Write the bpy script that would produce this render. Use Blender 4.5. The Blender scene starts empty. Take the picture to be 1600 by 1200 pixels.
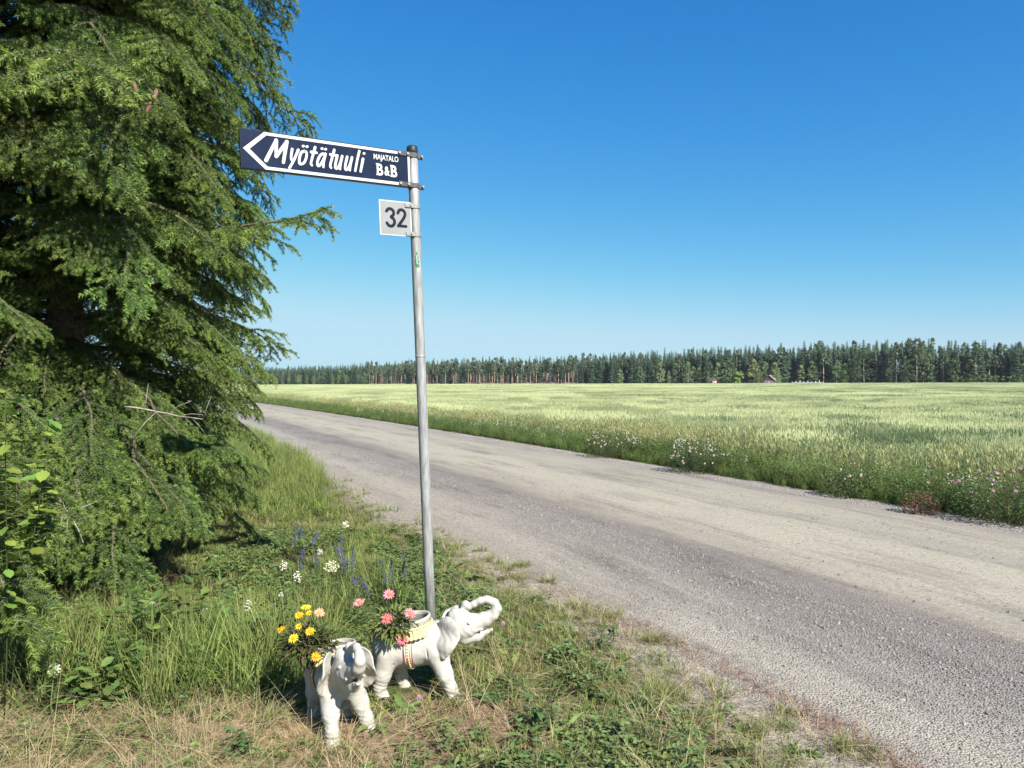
import bpy, math, random
import numpy as np
from mathutils import Vector, Matrix

R = math.radians
rng = np.random.default_rng(7)
random.seed(7)
sc = bpy.context.scene
COL = sc.collection

# ------------------------------------------------------------------ camera
cam_d = bpy.data.cameras.new('camera')
cam_d.sensor_width = 36.0
cam_d.lens = 26.2
cam_d.clip_start = 0.05
cam_d.clip_end = 6000
cam = bpy.data.objects.new('camera', cam_d)
COL.objects.link(cam)
cam.location = (0, 0, 1.5)
cam.rotation_euler = (R(90.0), 0, 0)
sc.camera = cam

# ------------------------------------------------------------------ light
SKY_CURVE = ((0.165, 1.9, 3.7), (0.93, 0.97, 5.75), (2.5, 0.55, 6.9))
SUN_EL, SUN_AZ = 40.0, 144.0            # azimuth clockwise from the view direction (+Y)
to_sun = Vector((math.sin(R(SUN_AZ)) * math.cos(R(SUN_EL)), math.cos(R(SUN_AZ)) * math.cos(R(SUN_EL)), math.sin(R(SUN_EL))))
world = bpy.data.worlds.new('World')
sc.world = world
world.use_nodes = True
wn, wl = world.node_tree.nodes, world.node_tree.links
bg = wn['Background']
sky = wn.new('ShaderNodeTexSky')
sky.sky_type = 'NISHITA'
sky.sun_disc = False
sky.sun_elevation = R(SUN_EL)
sky.sun_rotation = R(SUN_AZ)
sky.altitude = 100
sky.air_density = 1.0
sky.dust_density = 0.3
sky.ozone_density = 2.0
sep = wn.new('ShaderNodeSeparateColor'); com = wn.new('ShaderNodeCombineColor')     # the deep, saturated summer blue of the photograph
wl.new(sky.outputs[0], sep.inputs[0])
for ch, (gain, pw, cap) in enumerate(SKY_CURVE):
    pn = wn.new('ShaderNodeMath'); pn.operation = 'POWER'; pn.inputs[1].default_value = pw
    gn = wn.new('ShaderNodeMath'); gn.operation = 'MULTIPLY'; gn.inputs[1].default_value = gain
    wl.new(sep.outputs[ch], pn.inputs[0]); wl.new(pn.outputs[0], gn.inputs[0]); 
    mn = wn.new('ShaderNodeMath'); mn.operation = 'SMOOTH_MIN'; mn.inputs[1].default_value = cap; mn.inputs[2].default_value = 2.2
    wl.new(gn.outputs[0], mn.inputs[0]); wl.new(mn.outputs[0], com.inputs[ch])
wl.new(com.outputs[0], bg.inputs['Color'])
bg.inputs['Strength'].default_value = 0.062
sun_d = bpy.data.lights.new('sun', 'SUN')
sun_d.energy = 5.0
sun_d.angle = R(0.53)
sun_d.color = (1.0, 0.95, 0.87)
sun = bpy.data.objects.new('sun', sun_d)
COL.objects.link(sun)
sun.location = (20, -20, 40)
sun.rotation_euler = to_sun.to_track_quat('Z', 'Y').to_euler()
sc.view_settings.view_transform = 'Standard'
sc.view_settings.look = 'None'
sc.view_settings.gamma = 1.0
sc.view_settings.use_curve_mapping = False
sc.view_settings.exposure = 1.1
sc.render.engine = 'CYCLES'
sc.cycles.max_bounces = 6
sc.cycles.diffuse_bounces = 3
sc.cycles.transmission_bounces = 3
sc.cycles.transparent_max_bounces = 4

# ------------------------------------------------------------------ helpers
def tag(o, label=None, cat=None, group=None, kind=None):
    if label: o['label'] = label
    if cat: o['category'] = cat
    if group: o['group'] = group
    if kind: o['kind'] = kind
    return o

def empty(name, loc, label, cat, group=None, rz=0.0):
    o = bpy.data.objects.new(name, None)
    o.empty_display_size = 0.1
    COL.objects.link(o)
    o.location = loc
    o.rotation_euler = (0, 0, rz)
    return tag(o, label, cat, group)

def link(name, me, parent=None, loc=None, rot=None, scale=None, coll=None):
    o = bpy.data.objects.new(name, me)
    (coll or COL).objects.link(o)
    if parent is not None: o.parent = parent
    if loc is not None: o.location = loc
    if rot is not None: o.rotation_euler = rot
    if scale is not None: o.scale = (scale,) * 3 if np.isscalar(scale) else scale
    return o

def copy_tree(o, parent=None):
    c = o.copy()
    COL.objects.link(c)
    if parent is not None: c.parent = parent
    for ch in list(o.children): copy_tree(ch, c)
    return c

class MB:
    """collects triangles / quads with a colour per vertex and a material per face"""
    def __init__(s):
        s.V, s.F, s.C, s.M, s.n = [], [], [], [], 0
    def add(s, V, F, col=(1, 1, 1), mi=0):
        V = np.asarray(V, float).reshape(-1, 3)
        F = np.asarray(F, int)
        C = np.asarray(col, float)
        if C.ndim == 1: C = np.tile(C, (len(V), 1))
        s.V.append(V); s.C.append(C)
        s.F.append(F + s.n); s.M.append(np.full(len(F), mi, int))
        s.n += len(V)
        return s
    def mesh(s, name, mats, smooth=False):
        me = bpy.data.meshes.new(name)
        V = np.concatenate(s.V); C = np.concatenate(s.C)
        loops = np.concatenate([f.reshape(-1) for f in s.F])
        tot = np.concatenate([np.full(len(f), f.shape[1], int) for f in s.F])
        start = np.concatenate([[0], np.cumsum(tot)[:-1]])
        me.vertices.add(len(V)); me.vertices.foreach_set('co', V.astype(np.float32).ravel())
        me.loops.add(len(loops)); me.loops.foreach_set('vertex_index', loops.astype(np.int32))
        me.polygons.add(len(tot))
        me.polygons.foreach_set('loop_start', start.astype(np.int32))
        me.polygons.foreach_set('loop_total', tot.astype(np.int32))
        me.polygons.foreach_set('material_index', np.concatenate(s.M).astype(np.int32))
        me.polygons.foreach_set('use_smooth', np.full(len(tot), smooth))
        at = me.color_attributes.new('Col', 'FLOAT_COLOR', 'POINT')
        at.data.foreach_set('color', np.concatenate([C, np.ones((len(C), 1))], 1).astype(np.float32).ravel())
        for m in (mats if isinstance(mats, (list, tuple)) else [mats]): me.materials.append(m)
        me.update(calc_edges=True)
        me.validate()
        return me

def frames(P):
    P = np.asarray(P, float)
    T = np.gradient(P, axis=0)
    T /= np.linalg.norm(T, axis=1, keepdims=True) + 1e-12
    ref = np.array([0, 0, 1.0]) if abs(T[0][2]) < 0.9 else np.array([1.0, 0, 0])
    N = []
    n = np.cross(T[0], ref); n /= np.linalg.norm(n)
    for t in T:
        n = n - t * np.dot(n, t); n /= np.linalg.norm(n) + 1e-12
        N.append(n)
    N = np.array(N)
    return T, N, np.cross(T, N)

def tube(P, rad, k=6, caps=True):
    P = np.asarray(P, float); n = len(P)
    rad = np.broadcast_to(np.asarray(rad, float), (n,))
    T, N, Bn = frames(P)
    a = np.linspace(0, 2 * np.pi, k, endpoint=False)
    V = (P[:, None] + rad[:, None, None] * (np.cos(a)[None, :, None] * N[:, None] + np.sin(a)[None, :, None] * Bn[:, None])).reshape(-1, 3)
    i, j = np.meshgrid(np.arange(n - 1), np.arange(k), indexing='ij')
    a0 = i * k + j; a1 = i * k + (j + 1) % k
    Q = np.stack([a0, a0 + k, a1 + k, a1], -1).reshape(-1, 4)
    F = np.concatenate([Q[:, [0, 1, 2]], Q[:, [0, 2, 3]]])
    F = F[:, ::-1]
    if caps:
        V = np.concatenate([V, P[[0, -1]]])
        c0, c1 = n * k, n * k + 1
        jj = np.arange(k); j2 = (jj + 1) % k
        F = np.concatenate([F, np.stack([np.full(k, c0), jj, j2], 1)[:, ::-1], np.stack([np.full(k, c1), (n - 1) * k + j2, (n - 1) * k + jj], 1)[:, ::-1]])
    return V, F

def lathe(prof, k=32):
    prof = np.asarray(prof, float); n = len(prof)
    a = np.linspace(0, 2 * np.pi, k, endpoint=False)
    V = np.stack([prof[:, 0][:, None] * np.cos(a), prof[:, 0][:, None] * np.sin(a), np.repeat(prof[:, 1][:, None], k, 1)], -1).reshape(-1, 3)
    i, j = np.meshgrid(np.arange(n - 1), np.arange(k), indexing='ij')
    a0 = i * k + j; a1 = i * k + (j + 1) % k
    return V, np.stack([a0, a1, a1 + k, a0 + k], -1).reshape(-1, 4)

def box(c, h):
    c = np.asarray(c, float); h = np.asarray(h, float)
    V = np.array([[x, y, z] for x in (-1, 1) for y in (-1, 1) for z in (-1, 1)]) * h + c
    F = np.array([[0, 1, 3, 2], [4, 6, 7, 5], [0, 4, 5, 1], [2, 3, 7, 6], [0, 2, 6, 4], [1, 5, 7, 3]])
    return V, F

ICO = None
def ico(sub=1):
    import bmesh
    bm = bmesh.new(); bmesh.ops.create_icosphere(bm, subdivisions=sub, radius=1)
    V = np.array([v.co[:] for v in bm.verts]); F = np.array([[v.index for v in f.verts] for f in bm.faces])
    bm.free()
    return V, F

def vnoise(x, y, sc_=1.0, seed=0):
    x = np.asarray(x, float) * sc_ + seed * 17.3; y = np.asarray(y, float) * sc_ + seed * 9.7
    xi, yi = np.floor(x), np.floor(y); fx, fy = x - xi, y - yi
    fx, fy = fx * fx * (3 - 2 * fx), fy * fy * (3 - 2 * fy)
    def h(a, b):
        v = np.sin(a * 127.1 + b * 311.7 + seed * 74.7) * 43758.5453
        return v - np.floor(v)
    return (h(xi, yi) * (1 - fx) + h(xi + 1, yi) * fx) * (1 - fy) + (h(xi, yi + 1) * (1 - fx) + h(xi + 1, yi + 1) * fx) * fy

def fbm(x, y, s=1.0, seed=0):
    return (vnoise(x, y, s, seed) * 0.55 + vnoise(x, y, s * 2.1, seed + 3) * 0.3 + vnoise(x, y, s * 4.3, seed + 5) * 0.15)

def sstep(a, b, x):
    t = np.clip((np.asarray(x, float) - a) / (b - a), 0, 1)
    return t * t * (3 - 2 * t)

# ------------------------------------------------------------------ the lie of the land
TX, TY = -0.42, 0.9075                  # direction of the road
NX, NY = 0.9075, 0.42                   # across it, to the right
def road_sa(x, y):
    a = x * TX + (y - 6.47) * TY
    s = x * NX + (y - 6.47) * NY
    ap = np.maximum(a, 0)
    return s + 0.00062 * ap * ap, a
def road_xy(s, a):
    ap = np.maximum(a, 0)
    s = s - 0.00062 * ap * ap
    return s * NX + a * TX, 6.47 + s * NY + a * TY
def in_view(x, y, m=1.12, off=0.5):
    return (np.abs(x) < 0.687 * m * y + off) & (y > 0.5)
EDGE = np.array([(-420, 700), (-215, 655), (-118, 565), (40, 462), (236, 340), (420, 250)], float)
def edge_at(q):
    d = np.concatenate([[0], np.cumsum(np.linalg.norm(np.diff(EDGE, axis=0), axis=1))])
    return np.stack([np.interp(q, d, EDGE[:, 0]), np.interp(q, d, EDGE[:, 1])], -1), d[-1]
def edge_y(x):
    return np.interp(x, EDGE[:, 0], EDGE[:, 1])
def hgt(x, y):
    x = np.asarray(x, float); y = np.asarray(y, float)
    s, a = road_sa(x, y)
    far = np.clip((y - 30) / 300, 0, 1) ** 1.2 * np.clip(0.75 + 0.0029 * x, 0.3, 1.6)
    bumps = (fbm(x, y, 1.3, 2) - 0.5) * 0.07 + (fbm(x, y, 6, 4) - 0.5) * 0.03
    off = sstep(0.0, 0.7, -s) + sstep(5.3, 6.0, s)
    bank = 0.05 * sstep(2.0, 5.0, -s) - 0.12 * sstep(5.6, 7.5, s)
    return far + bumps * np.clip(off, 0.25, 1) * (y < 60) * (1 - sstep(6.5, 8, s)) + bank * sstep(70, 30, y)

# ------------------------------------------------------------------ materials
def new_mat(name):
    m = bpy.data.materials.new(name)
    m.use_nodes = True
    nt = m.node_tree
    return m, nt.nodes, nt.links, nt.nodes['Principled BSDF']

def leaf_mat(name, transl=0.3, rough=0.55, spec=0.25, var=0.35, hue=0.03, wind=None):
    m, n, l, p = new_mat(name)
    at = n.new('ShaderNodeAttribute'); at.attribute_name = 'Col'
    oi = n.new('ShaderNodeObjectInfo')
    mr = n.new('ShaderNodeMapRange'); mr.inputs[3].default_value = 1 - var; mr.inputs[4].default_value = 1 + var
    l.new(oi.outputs['Random'], mr.inputs[0])
    mh = n.new('ShaderNodeMapRange'); mh.inputs[3].default_value = 0.5 - hue; mh.inputs[4].default_value = 0.5 + hue
    mm = n.new('ShaderNodeMath'); mm.operation = 'FRACT'
    m2 = n.new('ShaderNodeMath'); m2.operation = 'MULTIPLY'; m2.inputs[1].default_value = 7.31
    l.new(oi.outputs['Random'], m2.inputs[0]); l.new(m2.outputs[0], mm.inputs[0]); l.new(mm.outputs[0], mh.inputs[0])
    h = n.new('ShaderNodeHueSaturation')
    l.new(at.outputs['Color'], h.inputs['Color']); l.new(mr.outputs[0], h.inputs['Value']); l.new(mh.outputs[0], h.inputs['Hue'])
    l.new(h.outputs[0], p.inputs['Base Color'])
    p.inputs['Roughness'].default_value = rough
    p.inputs['Specular IOR Level'].default_value = spec
    if transl > 0:
        t = n.new('ShaderNodeBsdfTranslucent'); mx = n.new('ShaderNodeMixShader'); mx.inputs[0].default_value = transl
        l.new(h.outputs[0], t.inputs['Color']); l.new(p.outputs[0], mx.inputs[1]); l.new(t.outputs[0], mx.inputs[2])
        l.new(mx.outputs[0], n['Material Output'].inputs['Surface'])
    return m

def noisy(name, c0, c1, scale=8, rough=0.7, bump=0.0, bscale=40, spec=0.3, metal=0.0, detail=6, lo=0.35, hi=0.65, vcol=False, stretch=None, bdist=0.01):
    m, n, l, p = new_mat(name)
    tc = n.new('ShaderNodeTexCoord')
    vec = tc.outputs['Object']
    if stretch:
        mp = n.new('ShaderNodeMapping'); mp.inputs['Scale'].default_value = stretch
        l.new(vec, mp.inputs['Vector']); vec = mp.outputs[0]
    t = n.new('ShaderNodeTexNoise'); t.inputs['Scale'].default_value = scale; t.inputs['Detail'].default_value = detail
    t.inputs['Roughness'].default_value = 0.6
    l.new(vec, t.inputs['Vector'])
    r = n.new('ShaderNodeValToRGB')
    r.color_ramp.elements[0].position = lo; r.color_ramp.elements[1].position = hi
    r.color_ramp.elements[0].color = (*c0, 1); r.color_ramp.elements[1].color = (*c1, 1)
    l.new(t.outputs['Fac'], r.inputs[0])
    out = r.outputs[0]
    if vcol:
        at = n.new('ShaderNodeAttribute'); at.attribute_name = 'Col'
        mx = n.new('ShaderNodeMix'); mx.data_type = 'RGBA'; mx.blend_type = 'MULTIPLY'; mx.inputs[0].default_value = 1
        l.new(at.outputs['Color'], mx.inputs[6]); l.new(out, mx.inputs[7]); out = mx.outputs[2]
    l.new(out, p.inputs['Base Color'])
    p.inputs['Roughness'].default_value = rough; p.inputs['Specular IOR Level'].default_value = spec; p.inputs['Metallic'].default_value = metal
    if bump:
        b = n.new('ShaderNodeBump'); b.inputs['Strength'].default_value = bump; b.inputs['Distance'].default_value = bdist
        t2 = n.new('ShaderNodeTexNoise'); t2.inputs['Scale'].default_value = bscale; t2.inputs['Detail'].default_value = 5
        l.new(vec, t2.inputs['Vector'])
        l.new(t2.outputs['Fac'], b.inputs['Height']); l.new(b.outputs[0], p.inputs['Normal'])
    return m

M_LEAF = leaf_mat('leaf', 0.3)
M_GRASS = leaf_mat('grass_blade', 0.3, var=0.3, hue=0.02)
M_WHEAT = leaf_mat('wheat_stalk', 0.25, var=0.03, hue=0.004)
M_NEEDLE = leaf_mat('spruce_needle', 0.24, rough=0.5, spec=0.35, var=0.18, hue=0.012)
M_FARLEAF = leaf_mat('far_foliage', 0.1, rough=0.8, spec=0.1, var=0.25, hue=0.015)
M_PETAL = leaf_mat('petal', 0.3, var=0.1, hue=0.005)
M_BARK = noisy('spruce_bark', (0.09, 0.065, 0.05), (0.22, 0.17, 0.14), 30, 0.9, 0.6, 60)
M_TWIG = noisy('twig_bark', (0.075, 0.06, 0.046), (0.18, 0.15, 0.12), 40, 0.9, 0.3, 90)
M_PINEBARK = noisy('pine_bark', (0.38, 0.235, 0.17), (0.54, 0.39, 0.30), 1.5, 0.9)
M_FARBARK = noisy('dark_bark', (0.07, 0.055, 0.045), (0.15, 0.12, 0.10), 1.5, 0.9)
M_BIRCHBARK = noisy('birch_bark', (0.3, 0.29, 0.27), (0.6, 0.58, 0.55), 1.2, 0.8)

# ------------------------------------------------------------------ ground
def axis(*parts):
    out = []
    for a, b, st in parts: out.append(np.arange(a, b, st))
    return np.unique(np.concatenate(out))
gx = axis((-900, -60, 30), (-60, -8, 2), (-8, -3.5, 0.3), (-3.5, 2.2, 0.07), (2.2, 14, 0.35), (14, 60, 3), (60, 931, 30))
gy = axis((-30, 1, 3), (1, 2.4, 0.3), (2.4, 8, 0.07), (8, 24, 0.35), (24, 80, 2), (80, 1231, 25))
GX, GY = np.meshgrid(gx, gy, indexing='ij')
gs, ga = road_sa(GX, GY)
GZ = hgt(GX, GY)
lower = sstep(-0.12, 0.12, gs) * sstep(5.5, 5.25, gs)
GZ = GZ - 0.08 * lower
soil = np.array([0.20, 0.135, 0.09]); straw = np.array([0.30, 0.225, 0.13]); green = np.array([0.075, 0.10, 0.03]); fieldc = np.array([0.27, 0.29, 0.135]); gravel = np.array([0.30, 0.265, 0.225]); shaded_litter = np.array([0.05, 0.036, 0.026])
def mixc(a, b, t): return a * (1 - t[..., None]) + b * t[..., None]
def dry_zone(x, y):
    """1 where the verge is matted with straw"""
    d1 = sstep(3.62, 3.25, y + 0.45 * (fbm(x, y, 2.0, 11) - 0.5)) * sstep(-0.35, -0.75, x)
    n = fbm(x, y, 1.6, 13)
    return np.clip(d1 * (0.35 + 0.65 * sstep(0.35, 0.5, fbm(x, y, 3.1, 15))) + sstep(0.6, 0.75, n) * 0.3, 0, 1)
def bare_zone(x, y):
    """1 where feet and mower have worn the verge to bare soil"""
    d2 = sstep(1.0, 0.55, np.hypot((x + 0.25) / 0.75, (y - 3.2) / 0.50) + .5 * (fbm(x, y, 3, 17) - .5))
    return np.clip(d2 + sstep(0.56, 0.7, fbm(x, y, 2.3, 23)) * 0.75, 0, 1)
gc = np.tile(green, GX.shape + (1,))
gc = mixc(gc, straw, dry_zone(GX, GY) * (gs < 0.2))
gc = mixc(gc, soil, bare_zone(GX, GY) * (gs < 0.2) * 0.9)
gc = mixc(gc, gravel, sstep(-0.85, -0.25, gs + 0.5 * (fbm(GX, GY, 2.2, 31) - 0.5)) * (gs < 2.6))
gc = mixc(gc, gravel, sstep(5.6, 5.25, gs) * (gs > 2.6))
gc = mixc(gc, fieldc, sstep(7.0, 9.0, gs))
gc = mixc(gc, shaded_litter, sstep(2.8, 1.8, np.hypot(GX + 3.9, GY - 6.4)))  # needle litter, coloured darker to deepen the shade under the spruce
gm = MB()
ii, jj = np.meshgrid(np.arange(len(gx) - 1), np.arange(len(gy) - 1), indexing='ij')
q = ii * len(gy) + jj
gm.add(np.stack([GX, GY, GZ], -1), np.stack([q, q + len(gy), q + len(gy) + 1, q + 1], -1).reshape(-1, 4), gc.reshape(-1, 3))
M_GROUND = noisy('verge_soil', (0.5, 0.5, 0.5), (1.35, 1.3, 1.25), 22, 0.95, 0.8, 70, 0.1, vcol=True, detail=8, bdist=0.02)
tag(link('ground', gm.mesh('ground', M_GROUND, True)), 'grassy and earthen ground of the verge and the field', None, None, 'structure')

# road -------------------------------------------------------------
def road_material():
    m, n, l, p = new_mat('gravel_road')
    uv = n.new('ShaderNodeUVMap'); uv.uv_map = 'sa'
    sep = n.new('ShaderNodeSeparateXYZ'); l.new(uv.outputs[0], sep.inputs[0])
    # wheel streaks: noise stretched along the road
    mp = n.new('ShaderNodeMapping'); mp.inputs['Scale'].default_value = (1.6, 0.16, 1); l.new(uv.outputs[0], mp.inputs[0])
    st = n.new('ShaderNodeTexNoise'); st.inputs['Scale'].default_value = 2.0; st.inputs['Detail'].default_value = 8; st.inputs['Roughness'].default_value = 0.65
    l.new(mp.outputs[0], st.inputs['Vector'])
    def math_(op, a, b):
        q = n.new('ShaderNodeMath'); q.operation = op
        for i, v in enumerate((a, b)):
            if isinstance(v, (int, float)): q.inputs[i].default_value = v
            else: l.new(v, q.inputs[i])
        return q.outputs[0]
    wob = math_('MULTIPLY', math_('SUBTRACT', st.outputs['Fac'], 0.5), 1.3)
    ss = math_('DIVIDE', math_('ADD', sep.outputs[0], wob), 5.6)
    rp = n.new('ShaderNodeValToRGB'); cr = rp.color_ramp
    stops = [(0.00, (0.29, 0.262, 0.225)), (0.035, (0.335, 0.305, 0.26)), (0.085, (0.30, 0.275, 0.242)), (0.15, (0.225, 0.205, 0.188)), (0.24, (0.20, 0.18, 0.166)),
             (0.285, (0.222, 0.193, 0.168)), (0.34, (0.272, 0.246, 0.205)), (0.43, (0.315, 0.288, 0.232)), (0.56, (0.305, 0.28, 0.226)), (0.63, (0.255, 0.233, 0.195)), (0.69, (0.292, 0.267, 0.215)),
             (0.80, (0.272, 0.246, 0.207)), (0.87, (0.232, 0.21, 0.185)), (0.93, (0.275, 0.252, 0.225)), (1.0, (0.305, 0.283, 0.255))]
    while len(cr.elements) < len(stops): cr.elements.new(0.5)
    for e, (pos, c) in zip(cr.elements, stops): e.position = pos; e.color = (c[0] * .975, c[1] * .965, c[2] * .925, 1)
    l.new(ss, rp.inputs[0])
    # patches of loose darker grit on the packed track
    mp2 = n.new('ShaderNodeMapping'); mp2.inputs['Scale'].default_value = (1.5, 0.22, 1); l.new(uv.outputs[0], mp2.inputs[0])
    pt = n.new('ShaderNodeTexNoise'); pt.inputs['Scale'].default_value = 1.7; pt.inputs['Detail'].default_value = 10; pt.inputs['Roughness'].default_value = 0.7
    l.new(mp2.outputs[0], pt.inputs['Vector'])
    pr = n.new('ShaderNodeValToRGB'); pr.color_ramp.elements[0].position = 0.50; pr.color_ramp.elements[1].position = 0.68
    pr.color_ramp.elements[0].color = (1, 1, 1, 1); pr.color_ramp.elements[1].color = (0.62, 0.61, 0.62, 1)
    l.new(pt.outputs['Fac'], pr.inputs[0])
    mx = n.new('ShaderNodeMix'); mx.data_type = 'RGBA'; mx.blend_type = 'MULTIPLY'; mx.inputs[0].default_value = 1
    l.new(rp.outputs[0], mx.inputs[6]); l.new(pr.outputs[0], mx.inputs[7])
    # stones
    tc = n.new('ShaderNodeTexCoord')
    vo = n.new('ShaderNodeTexVoronoi'); vo.inputs['Scale'].default_value = 95; vo.inputs['Randomness'].default_value = 1
    l.new(tc.outputs['Object'], vo.inputs['Vector'])
    sv = n.new('ShaderNodeSeparateColor'); l.new(vo.outputs['Color'], sv.inputs[0])
    vr = n.new('ShaderNodeMapRange'); vr.inputs[3].default_value = 0.80; vr.inputs[4].default_value = 1.2
    l.new(sv.outputs[0], vr.inputs[0])
    gr = n.new('ShaderNodeTexNoise'); gr.inputs['Scale'].default_value = 24; gr.inputs['Detail'].default_value = 9; gr.inputs['Roughness'].default_value = 0.8
    l.new(tc.outputs['Object'], gr.inputs['Vector'])
    g2 = n.new('ShaderNodeMapRange'); g2.inputs[1].default_value = 0.3; g2.inputs[2].default_value = 0.7; g2.inputs[3].default_value = 0.8; g2.inputs[4].default_value = 1.2
    l.new(gr.outputs['Fac'], g2.inputs[0])
    k = math_('MULTIPLY', vr.outputs[0], g2.outputs[0])
    mx2 = n.new('ShaderNodeMix'); mx2.data_type = 'RGBA'; mx2.blend_type = 'MULTIPLY'; mx2.inputs[0].default_value = 1
    cc = n.new('ShaderNodeCombineColor')
    for i in range(3): l.new(k, cc.inputs[i])
    l.new(mx.outputs[2], mx2.inputs[6]); l.new(cc.outputs[0], mx2.inputs[7])
    l.new(mx2.outputs[2], p.inputs['Base Color'])
    p.inputs['Roughness'].default_value = 0.95; p.inputs['Specular IOR Level'].default_value = 0.15
    # relief: loose at the sides and in the ridges, packed in the tracks
    pk = n.new('ShaderNodeValToRGB'); pk.color_ramp.elements[0].position = 0.26; pk.color_ramp.elements[0].color = (1, 1, 1, 1)
    pk.color_ramp.elements[1].position = 0.36; pk.color_ramp.elements[1].color = (0.22, 0.22, 0.22, 1)
    e = pk.color_ramp.elements.new(0.84); e.color = (0.3, 0.3, 0.3, 1)
    e = pk.color_ramp.elements.new(0.92); e.color = (0.9, 0.9, 0.9, 1)
    l.new(ss, pk.inputs[0])
    b = n.new('ShaderNodeBump'); b.inputs['Distance'].default_value = 0.009
    hh = math_('ADD', math_('MULTIPLY', vo.outputs['Distance'], -0.9), math_('MULTIPLY', gr.outputs['Fac'], 0.8))
    l.new(hh, b.inputs['Height']); l.new(pk.outputs[0], b.inputs['Strength']); l.new(b.outputs[0], p.inputs['Normal'])
    return m
rs = np.concatenate([[-0.35], np.linspace(-0.2, 5.6, 38), [5.75]])
ra = np.concatenate([np.arange(-16, 6, 0.25), np.arange(6, 40, 1.0), np.arange(40, 181, 5.0)])
RS, RA = np.meshgrid(rs, ra, indexing='ij')
RX, RY = road_xy(RS, RA)
cr_ = 0.075 * (1 - ((RS - 2.65) / 2.75) ** 2)
rut = -0.012 * (np.exp(-((RS - 1.9) / 0.25) ** 2) + np.exp(-((RS - 3.6) / 0.3) ** 2)) + 0.015 * np.exp(-((RS - 0.95) / 0.3) ** 2)
RZ = 0.0 + cr_ + rut + (fbm(RX, RY, 1.5, 41) - 0.5) * 0.02 + np.clip((RY - 30) / 300, 0, 1) ** 1.2 * np.clip(0.75 + 0.0029 * RX, 0.3, 1.6) - 0.05 * (RS < -0.25) - 0.05 * (RS > 5.7)
rm = MB()
ii, jj = np.meshgrid(np.arange(len(rs) - 1), np.arange(len(ra) - 1), indexing='ij')
q = ii * len(ra) + jj
rm.add(np.stack([RX, RY, RZ], -1), np.stack([q, q + len(ra), q + len(ra) + 1, q + 1], -1).reshape(-1, 4))
rme = rm.mesh('road', road_material(), True)
uvl = rme.uv_layers.new(name='sa')
vi = np.zeros(len(rme.loops), np.int32); rme.loops.foreach_get('vertex_index', vi)
uvl.data.foreach_set('uv', np.stack([RS.ravel()[vi], RA.ravel()[vi]], -1).astype(np.float32).ravel())
tag(link('road', rme), 'unpaved gravel road with pale packed wheel tracks', None, None, 'structure')
def road_z(x, y):
    s, a = road_sa(x, y)
    return 0.075 * (1 - ((s - 2.65) / 2.75) ** 2) + 0.015 * np.exp(-((s - 0.95) / 0.3) ** 2)

# ------------------------------------------------------------------ scatter: one object of many instances, for what nobody could count
def scatter(name, P, rot, scale, idx, protos, label, cat):
    """protos: meshes; P (n,3), rot (n,3), scale (n,), idx (n,)"""
    coll = bpy.data.collections.new(name + '_kinds')
    for i, me in enumerate(protos):
        coll.objects.link(bpy.data.objects.new('%s_kind_%02d' % (name, i), me))
    me = bpy.data.meshes.new(name)
    me.vertices.add(len(P)); me.vertices.foreach_set('co', np.asarray(P, np.float32).ravel())
    for an, ty, key, dat in (('rot', 'FLOAT_VECTOR', 'vector', rot), ('scl', 'FLOAT', 'value', scale), ('idx', 'INT', 'value', idx)):
        at = me.attributes.new(an, ty, 'POINT')
        at.data.foreach_set(key, np.asarray(dat, np.int32 if ty == 'INT' else np.float32).ravel())
    me.update()
    o = tag(link(name, me), label, cat, None, 'stuff')
    ng = bpy.data.node_groups.new(name + '_scatter', 'GeometryNodeTree')
    ng.interface.new_socket('Geometry', in_out='INPUT', socket_type='NodeSocketGeometry')
    ng.interface.new_socket('Geometry', in_out='OUTPUT', socket_type='NodeSocketGeometry')
    n, l = ng.nodes, ng.links
    gi, go = n.new('NodeGroupInput'), n.new('NodeGroupOutput')
    ci = n.new('GeometryNodeCollectionInfo'); ci.inputs['Collection'].default_value = coll
    ci.inputs['Separate Children'].default_value = True; ci.inputs['Reset Children'].default_value = True
    ip = n.new('GeometryNodeInstanceOnPoints'); ip.inputs['Pick Instance'].default_value = True
    def attr(a, ty):
        q = n.new('GeometryNodeInputNamedAttribute'); q.data_type = ty; q.inputs['Name'].default_value = a
        return q.outputs['Attribute']
    l.new(gi.outputs[0], ip.inputs['Points']); l.new(ci.outputs[0], ip.inputs['Instance'])
    l.new(attr('idx', 'INT'), ip.inputs['Instance Index'])
    er = n.new('FunctionNodeEulerToRotation'); l.new(attr('rot', 'FLOAT_VECTOR'), er.inputs[0]); l.new(er.outputs[0], ip.inputs['Rotation'])
    l.new(attr('scl', 'FLOAT'), ip.inputs['Scale'])
    l.new(ip.outputs[0], go.inputs[0])
    md = o.modifiers.new('scatter', 'NODES'); md.node_group = ng
    return o

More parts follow.
